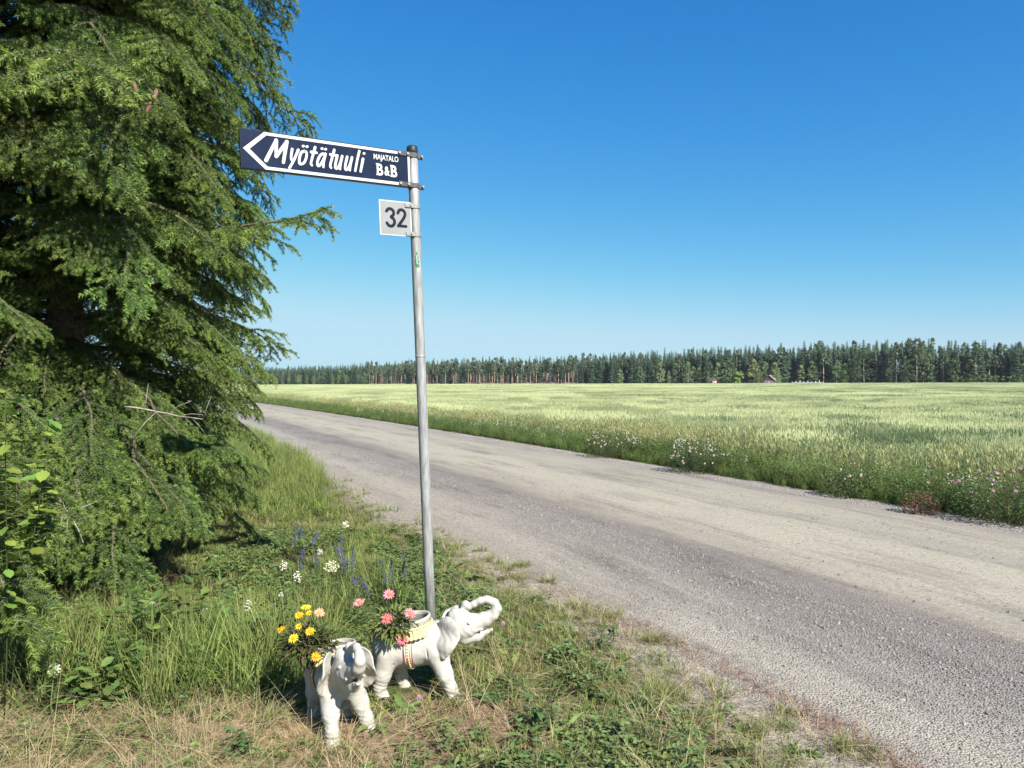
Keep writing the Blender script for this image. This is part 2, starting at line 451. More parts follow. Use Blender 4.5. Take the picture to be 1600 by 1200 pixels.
def blades(n, base, h, w, lean, col0, col1, az=None, segs=3, curl=1.6, r=rng):
    """n grass blades as tapering bent strips"""
    base = np.broadcast_to(np.asarray(base, float), (n, 3))
    h = np.broadcast_to(np.asarray(h, float), (n,)); w = np.broadcast_to(np.asarray(w, float), (n,)); lean = np.broadcast_to(np.asarray(lean, float), (n,))
    if az is None: az = r.uniform(0, 2 * np.pi, n)
    d = np.stack([np.cos(az), np.sin(az), np.zeros(n)], -1)
    tw = az + np.pi / 2 + r.uniform(-0.7, 0.7, n)
    sd = np.stack([np.cos(tw), np.sin(tw), np.zeros(n)], -1)
    t = np.linspace(0, 1, segs + 1)
    out = h[:, None] * lean[:, None] * t ** curl
    up = h[:, None] * (t - 0.45 * np.minimum(lean[:, None], 1.6) * t ** 2.2)
    c = base[:, None] + d[:, None] * out[..., None]; c[..., 2] += up
    ww = w[:, None] * (1 - t ** 1.5) * (0.55 + 0.9 * np.sqrt(t) * (1 - 0.45 * t))
    A = c[:, :-1] - sd[:, None] * ww[:, :-1, None]; Bv = c[:, :-1] + sd[:, None] * ww[:, :-1, None]
    V = np.concatenate([np.stack([A, Bv], 2).reshape(n, segs * 2, 3), c[:, -1:]], 1)
    k = segs * 2 + 1
    f = []
    for i in range(segs - 1): f += [[2 * i, 2 * i + 1, 2 * i + 3], [2 * i, 2 * i + 3, 2 * i + 2]]
    f.append([2 * segs - 2, 2 * segs - 1, 2 * segs])
    F = (np.array(f)[None] + (np.arange(n) * k)[:, None, None]).reshape(-1, 3)
    tt = np.concatenate([np.repeat(t[:-1], 2), [1.0]])
    c0 = np.broadcast_to(np.asarray(col0, float), (n, 3)); c1 = np.broadcast_to(np.asarray(col1, float), (n, 3))
    j = r.uniform(0.75, 1.25, (n, 1, 1))
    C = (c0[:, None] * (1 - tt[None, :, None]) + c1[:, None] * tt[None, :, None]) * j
    return V.reshape(-1, 3), F, C.reshape(-1, 3)

def leaves(P, D, L, W, col, r=rng, droop=0.25, fold=0.15, tip=None):
    """oval pointed leaves: base P, direction D, length L, width W; 6 triangles each"""
    P = np.asarray(P, float).reshape(-1, 3); n = len(P)
    D = np.asarray(D, float).reshape(-1, 3); D = D / (np.linalg.norm(D, axis=1, keepdims=True) + 1e-9)
    L = np.broadcast_to(L, (n,)); W = np.broadcast_to(W, (n,))
    up = np.array([0, 0, 1.0]) + r.normal(0, 0.25, (n, 3))
    S = np.cross(D, up); S /= np.linalg.norm(S, axis=1, keepdims=True) + 1e-9
    N = np.cross(S, D)
    def pt(t, s, z): return P + D * (L * t)[:, None] + S * (W * s)[:, None] + N * (L * z)[:, None]
    V = np.stack([pt(0, 0, 0), pt(.3, -.42, fold * .6), pt(.3, .42, fold * .6), pt(.35, 0, 0), pt(.68, -.36, fold * .5 - droop * .3), pt(.68, .36, fold * .5 - droop * .3), pt(.7, 0, -droop * .3), pt(1, 0, -droop)], 1)
    f = np.array([[0, 3, 1], [0, 2, 3], [1, 3, 6], [1, 6, 4], [3, 2, 5], [3, 5, 6], [4, 6, 7], [6, 5, 7]])
    F = (f[None] + (np.arange(n) * 8)[:, None, None]).reshape(-1, 3)
    c = np.broadcast_to(np.asarray(col, float), (n, 3)) * r.uniform(0.8, 1.2, (n, 1))
    return V.reshape(-1, 3), F, np.repeat(c, 8, 0)

# ------------------------------------------------------------------ far forest
def far_spruce(r, H, Rr):
    m = MB(); lv = 30
    for i in range(lv):
        t = 0.04 + 0.95 * i / lv; z = H * t
        rad = Rr * min(1, (1 - t) * 1.15) ** 0.6 * r.uniform(0.75, 1.15) + 0.2
        k = 10 if t < 0.8 else 6
        for a in r.uniform(0, 6.283) + np.arange(k) * 6.283 / k + r.uniform(-.2, .2, k):
            q = rad * r.uniform(0.65, 1.12); wd = 0.35 * q + 0.08
            d = np.array([math.cos(a), math.sin(a), 0]); s = np.array([-d[1], d[0], 0])
            dz = -0.38 * q * r.uniform(.6, 1.3)
            V = np.array([[0, 0, z + .25], d * q * .6 + s * wd + [0, 0, z + dz * .7], d * q * 1.0 + [0, 0, z + dz * .7], d * q * .6 - s * wd + [0, 0, z + dz * .7], d * q * .55 + [0, 0, z + dz * .25 + .1]])
            g = np.array([0.050, 0.082, 0.044]) * r.uniform(0.6, 1.4)
            m.add(V, [[0, 1, 4], [1, 2, 4], [4, 2, 3], [0, 4, 3]], g)
    m.add([[0, 0, H + .1], [.1, 0, H - 1], [-.1, .1, H - 1], [-.05, -.1, H - 1]], [[0, 1, 2], [0, 2, 3], [0, 3, 1]], (.04, .06, .03))
    return m
def puffs(m, centers, rad, k, size, col, r):
    for c, q in zip(centers, rad):
        n = k
        d = r.normal(0, 1, (n, 3)); d /= np.linalg.norm(d, axis=1, keepdims=True)
        p = np.asarray(c) + d * q * r.uniform(0.45, 1.0, (n, 1)) * [1, 1, .75]
        t1 = np.cross(d, r.normal(0, 1, (n, 3))); t1 /= np.linalg.norm(t1, axis=1, keepdims=True); t2 = np.cross(d, t1)
        sz = size * r.uniform(.6, 1.3, (n, 1))
        V = np.stack([p + t1 * sz, p - t1 * sz * .6 + t2 * sz * .8, p - t1 * sz * .6 - t2 * sz * .8], 1).reshape(-1, 3)
        m.add(V, np.arange(n * 3).reshape(-1, 3), np.repeat(np.asarray(col) * r.uniform(.7, 1.35) * r.uniform(.85, 1.15, (n, 1)), 3, 0))
def far_pine(r, H, Rr):
    m = MB(); n = 46
    t = r.uniform(0.5, 0.98, n); rad = Rr * np.sin(np.clip((1 - t) / 0.5, 0.06, 1) * 1.9) * r.uniform(.3, 1.0, n)
    a = r.uniform(0, 6.283, n)
    c = np.stack([np.cos(a) * rad, np.sin(a) * rad, H * t], -1)
    puffs(m, c, r.uniform(.5, 1.0, n), 16, .42, (0.10, 0.135, 0.075), r)
    return m
def far_birch(r, H, Rr, col):
    m = MB(); n = 95
    t = r.uniform(0.12, 1.0, n); prof = np.sin(np.clip((t - 0.04) / 0.98, 0, 1) ** .75 * np.pi) ** .7 + .05
    rad = Rr * prof * np.sqrt(r.uniform(.15, 1, n)); a = r.uniform(0, 6.283, n)
    c = np.stack([np.cos(a) * rad, np.sin(a) * rad, H * t], -1)
    puffs(m, c, r.uniform(.5, 1.1, n), 16, .34, col, r)
    return m
def far_trunk(H, r0, bend, r, mat, name):
    z = np.linspace(0, H, 6)
    P = np.stack([bend * np.sin(z / H * 2), bend * .5 * np.sin(z / H * 3), z], -1)
    m = MB(); m.add(*tube(P, np.linspace(r0, r0 * .35, 6), 6))
    return m.mesh(name, mat, True)
rf = np.random.default_rng(21)
SPR = [(far_spruce(rf, 1 * h, w).mesh('spruce_crown', M_FARLEAF), far_trunk(h * .95, .22, .05, rf, M_FARBARK, 'spruce_trunk')) for h, w in ((20, 2.9), (20.5, 2.6), (18.5, 3.2), (19.5, 2.4))]
PIN = [(far_pine(rf, h, w).mesh('pine_crown', M_FARLEAF), far_trunk(h * .95, .2, .25, rf, M_PINEBARK, 'pine_trunk')) for h, w in ((19, 2.2), (20, 1.9), (18, 2.4), (20, 1.8))]
BIR = [(far_birch(rf, h, w, c).mesh('birch_crown', M_FARLEAF), far_trunk(h * .85, .14, .2, rf, M_BIRCHBARK, 'birch_trunk'))
       for h, w, c in ((15, 3.0, (.16, .22, .085)), (14, 2.6, (.135, .19, .08)), (16, 3.2, (.115, .165, .075)), (13, 2.8, (.18, .23, .085)))]
ROUND = [far_birch(rf, h, w, c).mesh('leafy_crown', M_FARLEAF) for h, w, c in ((20, 4.2, (.085, .11, .05)), (18, 4.6, (.07, .098, .05)))]

def fz(x, y):
    """forest floor height: rises gently behind the forest edge"""
    e = np.maximum(np.asarray(y, float) - edge_y(x), -20)
    return hgt(x, np.minimum(y, 1000)) + 4.2 * sstep(0, 90, e)
fx_ = np.linspace(-420, 420, 85)
fe = np.array([-6, -1, 4, 10, 18, 30, 45, 65, 90, 130.])
FX, FE = np.meshgrid(fx_, fe, indexing='ij'); FY = edge_y(FX) + FE + (vnoise(FX, FE, .08, 5) - .5) * 4
FZ = fz(FX, FY) + 0.03 + (vnoise(FX, FY, .15, 8)) * .5 * (FE > 0) - .1 * (FE < -3)
fm = MB()
ii, jj = np.meshgrid(np.arange(len(fx_) - 1), np.arange(len(fe) - 1), indexing='ij'); q = ii * len(fe) + jj
fm.add(np.stack([FX, FY, FZ], -1), np.stack([q, q + len(fe), q + len(fe) + 1, q + 1], -1).reshape(-1, 4))
M_FLOOR = noisy('forest_floor', (0.20, 0.12, 0.10), (0.36, 0.23, 0.19), .25, .95, vcol=False)
tag(link('forest_floor', fm.mesh('forest_floor', M_FLOOR, True)), 'brown needle covered forest floor under the pines', None, None, 'structure')

def u_of(x, y): return 800 + 1164 * x / y
def far_tree(kind, pair, x, y, sc_, label, cat, group):
    e = empty(kind, (x, y, float(fz(x, y))), label, cat, group, rz=float(rf.uniform(0, 6.28)))
    e.scale = (sc_ * float(rf.uniform(.9, 1.1)),) * 2 + (sc_,)
    if pair[1] is not None: link('trunk', pair[1], e)
    link('crown', pair[0], e)
    return e
_, ELEN = edge_at(0)
def hfac(u):   # how tall the canopy stands along the picture
    return np.interp(u, [400, 520, 570, 700, 900, 1100, 1300, 1420, 1500, 1600, 1800], [.86, .82, .88, .9, .95, 1.02, 1.1, 1.12, 1.02, .96, .96])
rest = {'S': [], 'P': [], 'B': []}
nS = nP = nB = 0
for row in range(9):
    qq = np.arange(120, ELEN - 120, (2.5, 2.6, 2.9, 3.2, 4, 4.5, 5, 6, 7)[row])
    qq = qq + rf.uniform(-.9, .9, len(qq))
    pts, _ = edge_at(qq)
    for (x, y) in pts:
        e = (1.5, 5, 9, 14, 20, 34, 46, 60, 80)[row] + rf.uniform(-1.5, 1.5)
        y = y + e; u = u_of(x, y)
        if u < 190 or u > 1680: continue
        pine = 575 < u < 905 and rf.random() < .96
        if row >= 5 and pine: pine = False
        if 905 <= u < 985: pine = rf.random() < .35
        if u >= 985: pine = rf.random() < (.16 if u < 1390 else .4)
        h = hfac(u) * rf.uniform(.80, 1.06) * (1.0 if row < 5 else 1.0)
        if u < 570: h *= .95
        if pine and rf.random() < .45 and row < 6: continue
        if pine:
            if row < 4 and nP < 285:
                right = u >= 985
                far_tree('pine_tree', PIN[rf.integers(4)], x, y, h, 'round topped pine standing among the far dark spruces at right' if right else 'tall pine with bare orange trunk standing at the far edge of the field', 'tree',
                         'pines among the far spruces at right' if right else 'pines with bare orange trunks at the far forest edge'); nP += 1
            else: rest['P'].append((x, y, h))
        else:
            birch = row == 0 and rf.random() < (.62 if 1030 < u < 1340 else .42 if u > 980 else .3) and (u > 960 or u < 560)
            if u < 570 and row < 2: birch = rf.random() < .5
            if birch:
                left = u < 570
                far_tree('birch_tree', BIR[rf.integers(4)], x, y - 2, h * rf.uniform(.6, .95),
                         'pale green birch in the distant wood left of the pine stand' if left else 'pale green birch standing before the dark far spruces', 'tree',
                         'birches in the distant wood left of the pines' if left else 'birches before the far spruces'); nB += 1
            elif row < 3 and nS < 290:
                left = u < 700
                far_tree('spruce_tree', SPR[rf.integers(4)], x, y, h,
                         'distant dark spruce left of the orange pine trunks' if left else 'tall dark spruce in the far forest right of the pine stand', 'tree',
                         'spruces in the distant wood left of the pines' if left else 'spruces in the far forest right of the pines'); nS += 1
            else: rest['S'].append((x, y, h))
print('far trees', nS, nP, nB, len(rest['S']), len(rest['P']))
def joined(pair, mats):
    """crown and trunk of a far tree in one mesh, for the mass of trees behind"""
    import bmesh
    bm = bmesh.new(); bm.from_mesh(pair[0]); k = len(bm.faces); bm.from_mesh(pair[1]); bm.faces.ensure_lookup_table()
    for f in bm.faces[k:]: f.material_index = 1
    me = bpy.data.meshes.new('far_tree'); bm.to_mesh(me); bm.free()
    for m in mats: me.materials.append(m)
    return me
pr = [joined(p, (M_FARLEAF, M_FARBARK)) for p in SPR] + [joined(p, (M_FARLEAF, M_PINEBARK)) for p in PIN]
A = np.array(rest['S'] + rest['P']); kS = len(rest['S'])
idx = np.concatenate([rf.integers(0, 4, kS), rf.integers(4, 8, len(A) - kS)])
rr = np.zeros((len(A), 3)); rr[:, 2] = rf.uniform(0, 6.28, len(A))
scatter('forest', np.stack([A[:, 0], A[:, 1], fz(A[:, 0], A[:, 1])], -1), rr, A[:, 2], idx, pr, 'dense wood of spruces and pines behind the first rows of trees', 'forest')

def place_uv(u, d): return (u - 800) / 1164 * d
def field_bush(u, d, w, h, col, label, name='bush', cat='bush'):
    r = np.random.default_rng(int(u))
    x = place_uv(u, d); m = MB(); n = 40
    c = r.normal(0, 1, (n, 3)); c /= np.linalg.norm(c, axis=1, keepdims=True)
    c = c * r.uniform(.3, .9, (n, 1)) * [w / 2, w / 2, h / 2] + [0, 0, h / 2]
    puffs(m, c, np.full(n, h * .16), 14, h * .09, col, r)
    e = empty(name, (x, d, float(hgt(x, d))), label, cat)
    link('crown', m.mesh('bush_crown', M_FARLEAF), e)
    t = MB()
    for k in range(4): t.add(*tube([[r.uniform(-.1, .1) * w, r.uniform(-.1, .1) * w, -.1], [r.uniform(-.25, .25) * w, r.uniform(-.2, .2) * w, h * .7]], [.05, .02], 5))
    link('trunk', t.mesh('bush_stems', M_FARBARK, True), e)
def edge_d(u):
    d = 300.0
    for _ in range(60): d = float(edge_y(place_uv(u, d))) * .5 + d * .5
    return d
field_bush(995, edge_d(995) - 40, 3.6, 2.9, (.05, .075, .035), 'small round dark bush alone at the far field margin')
field_bush(1151, edge_d(1151) - 8, 7, 8.0, (.17, .24, .055), 'bright lime green leafy tree before the far spruces', 'lime_green_tree', 'tree')
field_bush(1131, edge_d(1131) - 7, 4.5, 5.5, (.08, .115, .045), 'mid green bush between the red cottage and the lime green tree')
field_bush(1192, edge_d(1192) - 30, 2.6, 1.9, (.15, .14, .07), 'low straw coloured bush at the field margin below the grey roof')
for i, (u, w, h) in enumerate(((1512, 13, 4.2), (1548, 14, 4.6), (1590, 16, 5.0), (1632, 16, 4.6))):
    field_bush(u, edge_d(u) - 5, w, h, (.085, .13, .045), ('leftmost low green thicket along the right end of the forest edge', 'second low green thicket along the right end of the forest edge', 'last low green thicket in view at the right end of the forest edge', 'low green thicket just beyond the right end of the view')[i], 'thicket', 'thicket')
for i, (u, k, s, lb) in enumerate(((1432, 0, 1.12, 'tallest leafy tree rising above the far spruces at right'), (1400, 1, 1.05, 'broad leafy tree just left of the tallest leafy tree'),
                                   (1108, 1, .72, 'broad grey green leafy tree behind the red cottage'), (1525, 0, 1.0, 'round topped leafy tree above the low thickets at right'), (1350, 0, .95, 'slender leafy tree among spruces left of the broad leafy tree'))):
    d = edge_d(u) - 3; x = place_uv(u, d)
    far_tree('leafy_tree', (ROUND[k], BIR[k][1]), x, d, s, lb, 'tree', None)

# cottages half hidden at the forest edge
def cottage(u, d, w, dp, h, rh, rz, wallc, roofc, label, doorc):
    x = place_uv(u, d)
    e = empty('cottage', (x, d, float(hgt(x, d))), label, 'cottage', None, rz)
    m = MB(); m.add(*box((0, 0, h / 2), (w / 2, dp / 2, h / 2)))
    m.add([[-w / 2, -dp / 2, h], [w / 2, -dp / 2, h], [0, -dp / 2, h + rh * .97], [-w / 2, dp / 2, h], [w / 2, dp / 2, h], [0, dp / 2, h + rh * .97]], [[0, 1, 2], [4, 3, 5]])
    link('wall', m.mesh('cottage_wall', noisy('cottage_paint', wallc, tuple(c * 1.2 for c in wallc), 3, .8, stretch=(1, 1, 8))), e)
    m = MB(); o = .35
    for s in (-1, 1):
        V = np.array([[s * (w / 2 + o), -dp / 2 - o, h - .2], [0, -dp / 2 - o, h + rh + .05], [0, dp / 2 + o, h + rh + .05], [s * (w / 2 + o), dp / 2 + o, h - .2]])
        V = np.concatenate([V, V + [0, 0, .14]])
        m.add(V, [[0, 1, 2, 3], [7, 6, 5, 4], [0, 4, 5, 1], [1, 5, 6, 2], [2, 6, 7, 3], [3, 7, 4, 0]])
    link('roof', m.mesh('cottage_roof', noisy('cottage_roofing', roofc, tuple(c * 1.3 for c in roofc), 2, .7)), e)
    mw = noisy('white_trim', (.7, .7, .68), (.8, .8, .78), 3, .6); mg = noisy('window_glass', (.05, .06, .07), (.1, .12, .14), 1, .15)
    for wx in (-w * .28, w * .28):
        m = MB()
        for sx, sz, bx, bz in ((0, .55, .6, .07), (0, -.55, .6, .07), (.53, 0, .07, .62), (-.53, 0, .07, .62), (0, 0, .04, .5)): m.add(*box((wx + sx, -dp / 2 - .03, h * .58 + sz), (bx, .05, bz)))
        f = link('window', m.mesh('window_frame', mw), e)
        m = MB(); m.add(*box((wx, -dp / 2 - .012, h * .58), (.5, .015, .52))); link('pane', m.mesh('window_pane', mg), f)
    m = MB(); m.add(*box((0, -dp / 2 - .03, 1.0), (.45, .04, 1.0))); link('door', m.mesh('cottage_door', noisy('door_paint', doorc, doorc, 2, .6)), e)
    m = MB(); m.add(*box((w * .18, dp * .1, h + rh * .9), (.3, .3, .7))); link('chimney', m.mesh('cottage_chimney', noisy('chimney_brick', (.2, .09, .07), (.3, .14, .1), 4, .9)), e)
cottage(1113, edge_d(1113) - 5, 5.2, 5, 2.2, 1.3, .5, (.17, .045, .032), (.08, .075, .08), 'small red cottage with white windows under the far trees', (.6, .6, .58))
cottage(1204, edge_d(1204) - 3, 5.5, 6, 2.4, 2.6, -.6, (.13, .05, .045), (.20, .20, .21), 'dark red cottage with a pale grey roof below the far spruces', (.5, .5, .48))
for u, k, h in ((1216, 0, .5), (1186, 3, .6), (1106, 1, .5), (1075, 2, .7)):
    d = edge_d(u) - 11
    far_tree('birch_tree', BIR[k], place_uv(u, d), d, h, 'small pale birch before one of the two far cottages', 'tree', 'birches by the far cottages')
fe_ = empty('wooden_fence', (place_uv(1262, edge_d(1262) - 10), edge_d(1262) - 10, float(hgt(place_uv(1262, edge_d(1262) - 10), edge_d(1262) - 10))), 'short white post and rail fence at the far field margin', 'fence')
mw = noisy('weathered_white_wood', (.55, .54, .5), (.78, .77, .73), 4, .8)
m = MB(); m.add(*box((0, 0, .85), (.09, .09, .95))); pm = m.mesh('fence_post', mw)
for i in range(9): link('post', pm, fe_, (-8 + i * 2.0, .1 * (i % 2), 0), scale=(1, 1, .8 + .12 * ((i * 7) % 5)))
m = MB(); m.add(*box((0, -.13, 1.15), (8.1, .03, .06))); rlm = m.mesh('fence_rail', mw)
link('rail', rlm, fe_); link('rail', rlm, fe_, (0, 0, -.5))

# ------------------------------------------------------------------ wheat
def wheat_patch(r, size, dens, thick=1.0, simple=False):
    m = MB(); n = int(size * size * dens)
    p = np.stack([r.uniform(-size / 2, size / 2, n), r.uniform(-size / 2, size / 2, n), np.zeros(n)], -1)
    h = r.normal(.70, .05, n)
    lean = np.abs(r.normal(.08, .05, n)); az = r.normal(2.6, 1.2, n) if not simple else r.uniform(0, 6.283, n)
    stem0, stem1 = (.22, .28, .125), (.35, .405, .19)
    V, F, C = blades(n, p, h, .0035 * thick, lean, stem0, stem1, az, 2, r=r); m.add(V, F, C)
    k = 1 if simple else 2
    for j in range(k):
        q = p + np.stack([lean * h * np.cos(az) * .4, lean * h * np.sin(az) * .4, h * r.uniform(.35, .78, n)], -1)
        V, F, C = blades(n, q, r.uniform(.14, .24, n), .0065 * thick, r.uniform(.5, 1.4, n), (.20, .27, .125), (.31, .375, .175), None, 2, r=r); m.add(V, F, C)
    # ears: three sided spindles
    tip = p + np.stack([lean * h * np.cos(az), lean * h * np.sin(az), h * (1 - .45 * np.minimum(lean, 1.6))], -1)
    d = np.stack([np.cos(az) * lean * 2, np.sin(az) * lean * 2, np.ones(n)], -1); d /= np.linalg.norm(d, axis=1, keepdims=True)
    L = r.uniform(.075, .11, n); w = .0075 * thick
    base = tip - d * .01
    ring = []
    for a in (0, 2.09, 4.19): ring.append(base + d * (L * .4)[:, None] + w * np.array([math.cos(a), math.sin(a), 0]))
    V = np.stack([base] + ring + [base + d * L[:, None]], 1).reshape(-1, 3)
    f = np.array([[0, 2, 1], [0, 3, 2], [0, 1, 3], [1, 2, 4], [2, 3, 4], [3, 1, 4]])
    F = (f[None] + (np.arange(n) * 5)[:, None, None]).reshape(-1, 3)
    c = np.array([.42, .46, .235]) * r.uniform(.8, 1.2, (n, 1)); m.add(V, F, np.repeat(c, 5, 0))
    return m.mesh('wheat_patch', M_WHEAT)
rw = np.random.default_rng(5)
near = [wheat_patch(rw, 1.3, 290) for _ in range(4)]
mid = [wheat_patch(rw, 3.2, 110, 1.7, True) for _ in range(3)]
farp = [wheat_patch(rw, 9, 24, 4.0, True) for _ in range(6)]
P, Rr_, S_, I_ = [], [], [], []
def fill(step, d0, d1, i0, nk, jit, smin):
    ys = np.arange(d0, d1, step); xs = np.arange(-620, 420, step)
    X, Y = np.meshgrid(xs, ys); X = X.ravel() + rw.uniform(-jit, jit, X.size); Y = Y.ravel() + rw.uniform(-jit, jit, Y.size)
    s, a = road_sa(X, Y)
    k = in_view(X, Y, 1.15, 2) & (s > smin + .8 * (vnoise(X, Y, .4, 3) - .3)) & (Y < edge_y(X) - 5 - step / 2) & (a < 400)
    X, Y = X[k], Y[k]
    P.append(np.stack([X, Y, hgt(X, Y)], -1)); n = len(X)
    r = np.zeros((n, 3)); r[:, 2] = rw.integers(0, 4, n) * np.pi / 2 + rw.uniform(-.2, .2, n)
    Rr_.append(r); S_.append(rw.uniform(.995, 1.005, n)); I_.append(i0 + rw.integers(0, nk, n))
fill(1.2, 5, 45, 0, 4, .12, 7.35)
fill(2.9, 45, 120, 4, 3, .3, 8.2)
fill(8.2, 120, 700, 7, 6, .8, 11)
Rr_[-1][:, 2] = rw.uniform(0, 6.283, len(Rr_[-1]))
print('wheat patches', [len(p) for p in P])
scatter('wheat', np.concatenate(P), np.concatenate(Rr_), np.concatenate(S_), np.concatenate(I_), near + mid + farp, 'pale green ripening wheat filling the field across the road', 'wheat')

# ------------------------------------------------------------------ grasses and herbs
rg = np.random.default_rng(11)
def tuft(n, rad, h, w, lean, c0, c1, segs=3, extra=None, hvar=.3):
    m = MB(); a = rg.uniform(0, 6.283, n); q = rad * np.sqrt(rg.uniform(0, 1, n))
    b = np.stack([np.cos(a) * q, np.sin(a) * q, np.full(n, -.01)], -1)
    V, F, C = blades(n, b, h * rg.uniform(1 - hvar, 1 + hvar, n), w, np.abs(rg.normal(lean, lean * .5, n)), c0, c1, a + rg.normal(0, .9, n), segs, r=rg)
    m.add(V, F, C)
    if extra: extra(m)
    return m
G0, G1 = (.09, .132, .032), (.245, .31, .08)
Y0, Y1 = (.12, .13, .04), (.33, .31, .12)
D0, D1 = (.30, .235, .125), (.50, .41, .24)
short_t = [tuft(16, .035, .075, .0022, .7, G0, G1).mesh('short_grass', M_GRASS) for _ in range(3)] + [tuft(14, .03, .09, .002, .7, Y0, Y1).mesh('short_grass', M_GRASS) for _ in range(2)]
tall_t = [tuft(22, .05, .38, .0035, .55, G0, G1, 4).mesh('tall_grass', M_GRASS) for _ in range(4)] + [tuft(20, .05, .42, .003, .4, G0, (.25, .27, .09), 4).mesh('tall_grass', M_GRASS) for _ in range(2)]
dry_t = [tuft(14, .08, .14, .0016, 2.3, D0, D1, 3).mesh('dry_grass', M_GRASS) for _ in range(3)]
def clover_m(n, rad, h, leaf, col):
    m = MB(); a = rg.uniform(0, 6.283, n); q = rad * np.sqrt(rg.uniform(0, 1, n)); z = h * rg.uniform(.4, 1, n)
    P0 = np.stack([np.cos(a) * q, np.sin(a) * q, z], -1)
    for k in range(3):
        b = a + k * 2.094 + rg.uniform(-.3, .3, n)
        D = np.stack([np.cos(b), np.sin(b), rg.uniform(-.1, .5, n)], -1)
        V, F, C = leaves(P0, D, leaf * rg.uniform(.7, 1.2, n), leaf * .75, col, rg, .12); m.add(V, F, C)
    V, F, C = blades(n, P0 * [.5, .5, 0], z, .001, .3, G0, G1, a, 2, r=rg); m.add(V, F, C)
    return m
clov = [clover_m(9, .05, .05, .016, (.125, .175, .055)).mesh('clover', M_LEAF) for _ in range(3)]
def rosette_m(n, L, W, col):
    m = MB(); a = np.arange(n) * 2.4 + rg.uniform(-.2, .2, n)
    D = np.stack([np.cos(a), np.sin(a), rg.uniform(.15, .9, n)], -1)
    V, F, C = leaves(np.zeros((n, 3)), D, L * rg.uniform(.7, 1.2, n), W, col, rg, .3); m.add(V, F, C)
    return m
rose = [rosette_m(9, .085, .028, (.085, .14, .035)).mesh('weed', M_LEAF), rosette_m(7, .065, .034, (.12, .175, .045)).mesh('weed', M_LEAF)]

def pts_in(x0, x1, y0, y1, dens, keep):
    n = int((x1 - x0) * (y1 - y0) * dens)
    x = rg.uniform(x0, x1, n); y = rg.uniform(y0, y1, n)
    k = keep(x, y) & in_view(x, y, 1.15, .5)
    return x[k], y[k]
class Sc:
    def __init__(s): s.P, s.R, s.S, s.I = [], [], [], []
    def add(s, x, y, ids, smin, smax, tilt=.15, z=None, zoff=0):
        n = len(x); s.P.append(np.stack([x, y, (hgt(x, y) if z is None else z) + zoff], -1))
        r = rg.normal(0, tilt, (n, 3)); r[:, 2] = rg.uniform(0, 6.283, n); s.R.append(r)
        s.S.append(rg.uniform(smin, smax, n)); s.I.append(np.asarray(ids)[rg.integers(0, len(ids), n)])
    def make(s, name, protos, label, cat):
        print(name, sum(len(p) for p in s.P))
        return scatter(name, np.concatenate(s.P), np.concatenate(s.R), np.concatenate(s.S), np.concatenate(s.I), protos, label, cat)
def tallness(x, y):
    """how much of the verge is left to grow tall: left of the elephants, under and beside the spruce"""
    s, a = road_sa(x, y)
    t = sstep(-.75, -1.15, x + .25 * (y - 3.6)) * sstep(3.25, 3.65, y + .4 * (fbm(x, y, 2, 6) - .5))
    t2 = sstep(-1.0, -2.0, s) * sstep(4.4, 5.2, y)
    return np.clip(np.maximum(t, t2), 0, 1)
def left_verge(x, y):
    s, a = road_sa(x, y); return s < -.2 + .45 * (fbm(x, y, 1.7, 51) - .5)
def holes(x, y):   # keep grass out of the planters' feet and from standing through the pots
    return (np.hypot((x + .46) / .24, (y - 3.6) / .10) > 1) & (np.hypot((x + .80) / .14, (y - 3.27) / .17) > 1)
lawn = Sc()
needles_t = [tuft(9, .05, .05, .0012, 2.6, (.20, .09, .055), (.30, .14, .085), 2).mesh('fallen_needles', M_GRASS)]
protos = short_t + clov + rose + dry_t + needles_t       # 0-4 short, 5-7 clover, 8-9 weeds, 10-12 dry
def keep_lawn(x, y):
    s, a = road_sa(x, y); dz = dry_zone(x, y)
    edge = sstep(-.15, -1.15, s + .35 * (fbm(x, y, 1.4, 63) - .5))
    p = (.25 + .75 * sstep(.28, .45, fbm(x, y, 3.2, 61))) * (1 - .75 * dz) * (.1 + .9 * edge) * (1 - .8 * bare_zone(x, y))
    return left_verge(x, y) & (rg.random(len(x)) < p) & holes(x, y)
x, y = pts_in(-3.4, 2.2, 2.3, 8, 620, keep_lawn); lawn.add(x, y, (0, 1, 2, 3, 4, 3, 4), .6, 1.25)
x, y = pts_in(-9, 0, 8, 26, 160, keep_lawn); lawn.add(x, y, range(5), 1.0, 2.0)
def keep_clover(x, y):
    s, a = road_sa(x, y)
    return left_verge(x, y) & (rg.random(len(x)) < sstep(.44, .56, fbm(x, y, 1.9, 71)) * (1 - .8 * dry_zone(x, y)) * (1 - .75 * bare_zone(x, y)) * sstep(-.3, -1.0, s)) & (s < -.25) & holes(x, y)
x, y = pts_in(-2.6, 2.0, 2.3, 7.5, 460, keep_clover); lawn.add(x, y, range(5, 8), .8, 1.7)
x, y = pts_in(-2.6, 2.0, 2.3, 7.5, 60, lambda x, y: left_verge(x, y) & holes(x, y) & (rg.random(len(x)) < sstep(-.2, -1.0, road_sa(x, y)[0]))); lawn.add(x, y, (8, 9), .6, 1.3)
x, y = pts_in(-1.5, 2.2, 2.3, 7, 26, lambda x, y: (road_sa(x, y)[0] < -.05) & (road_sa(x, y)[0] > -.8)); lawn.add(np.repeat(x, 6) + rg.normal(0, .025, 6 * len(x)), np.repeat(y, 6) + rg.normal(0, .025, 6 * len(x)), (0, 1, 3, 4, 3), .6, 1.2)
def keep_dry(x, y):
    return left_verge(x, y) & (rg.random(len(x)) < dry_zone(x, y)) & holes(x, y)
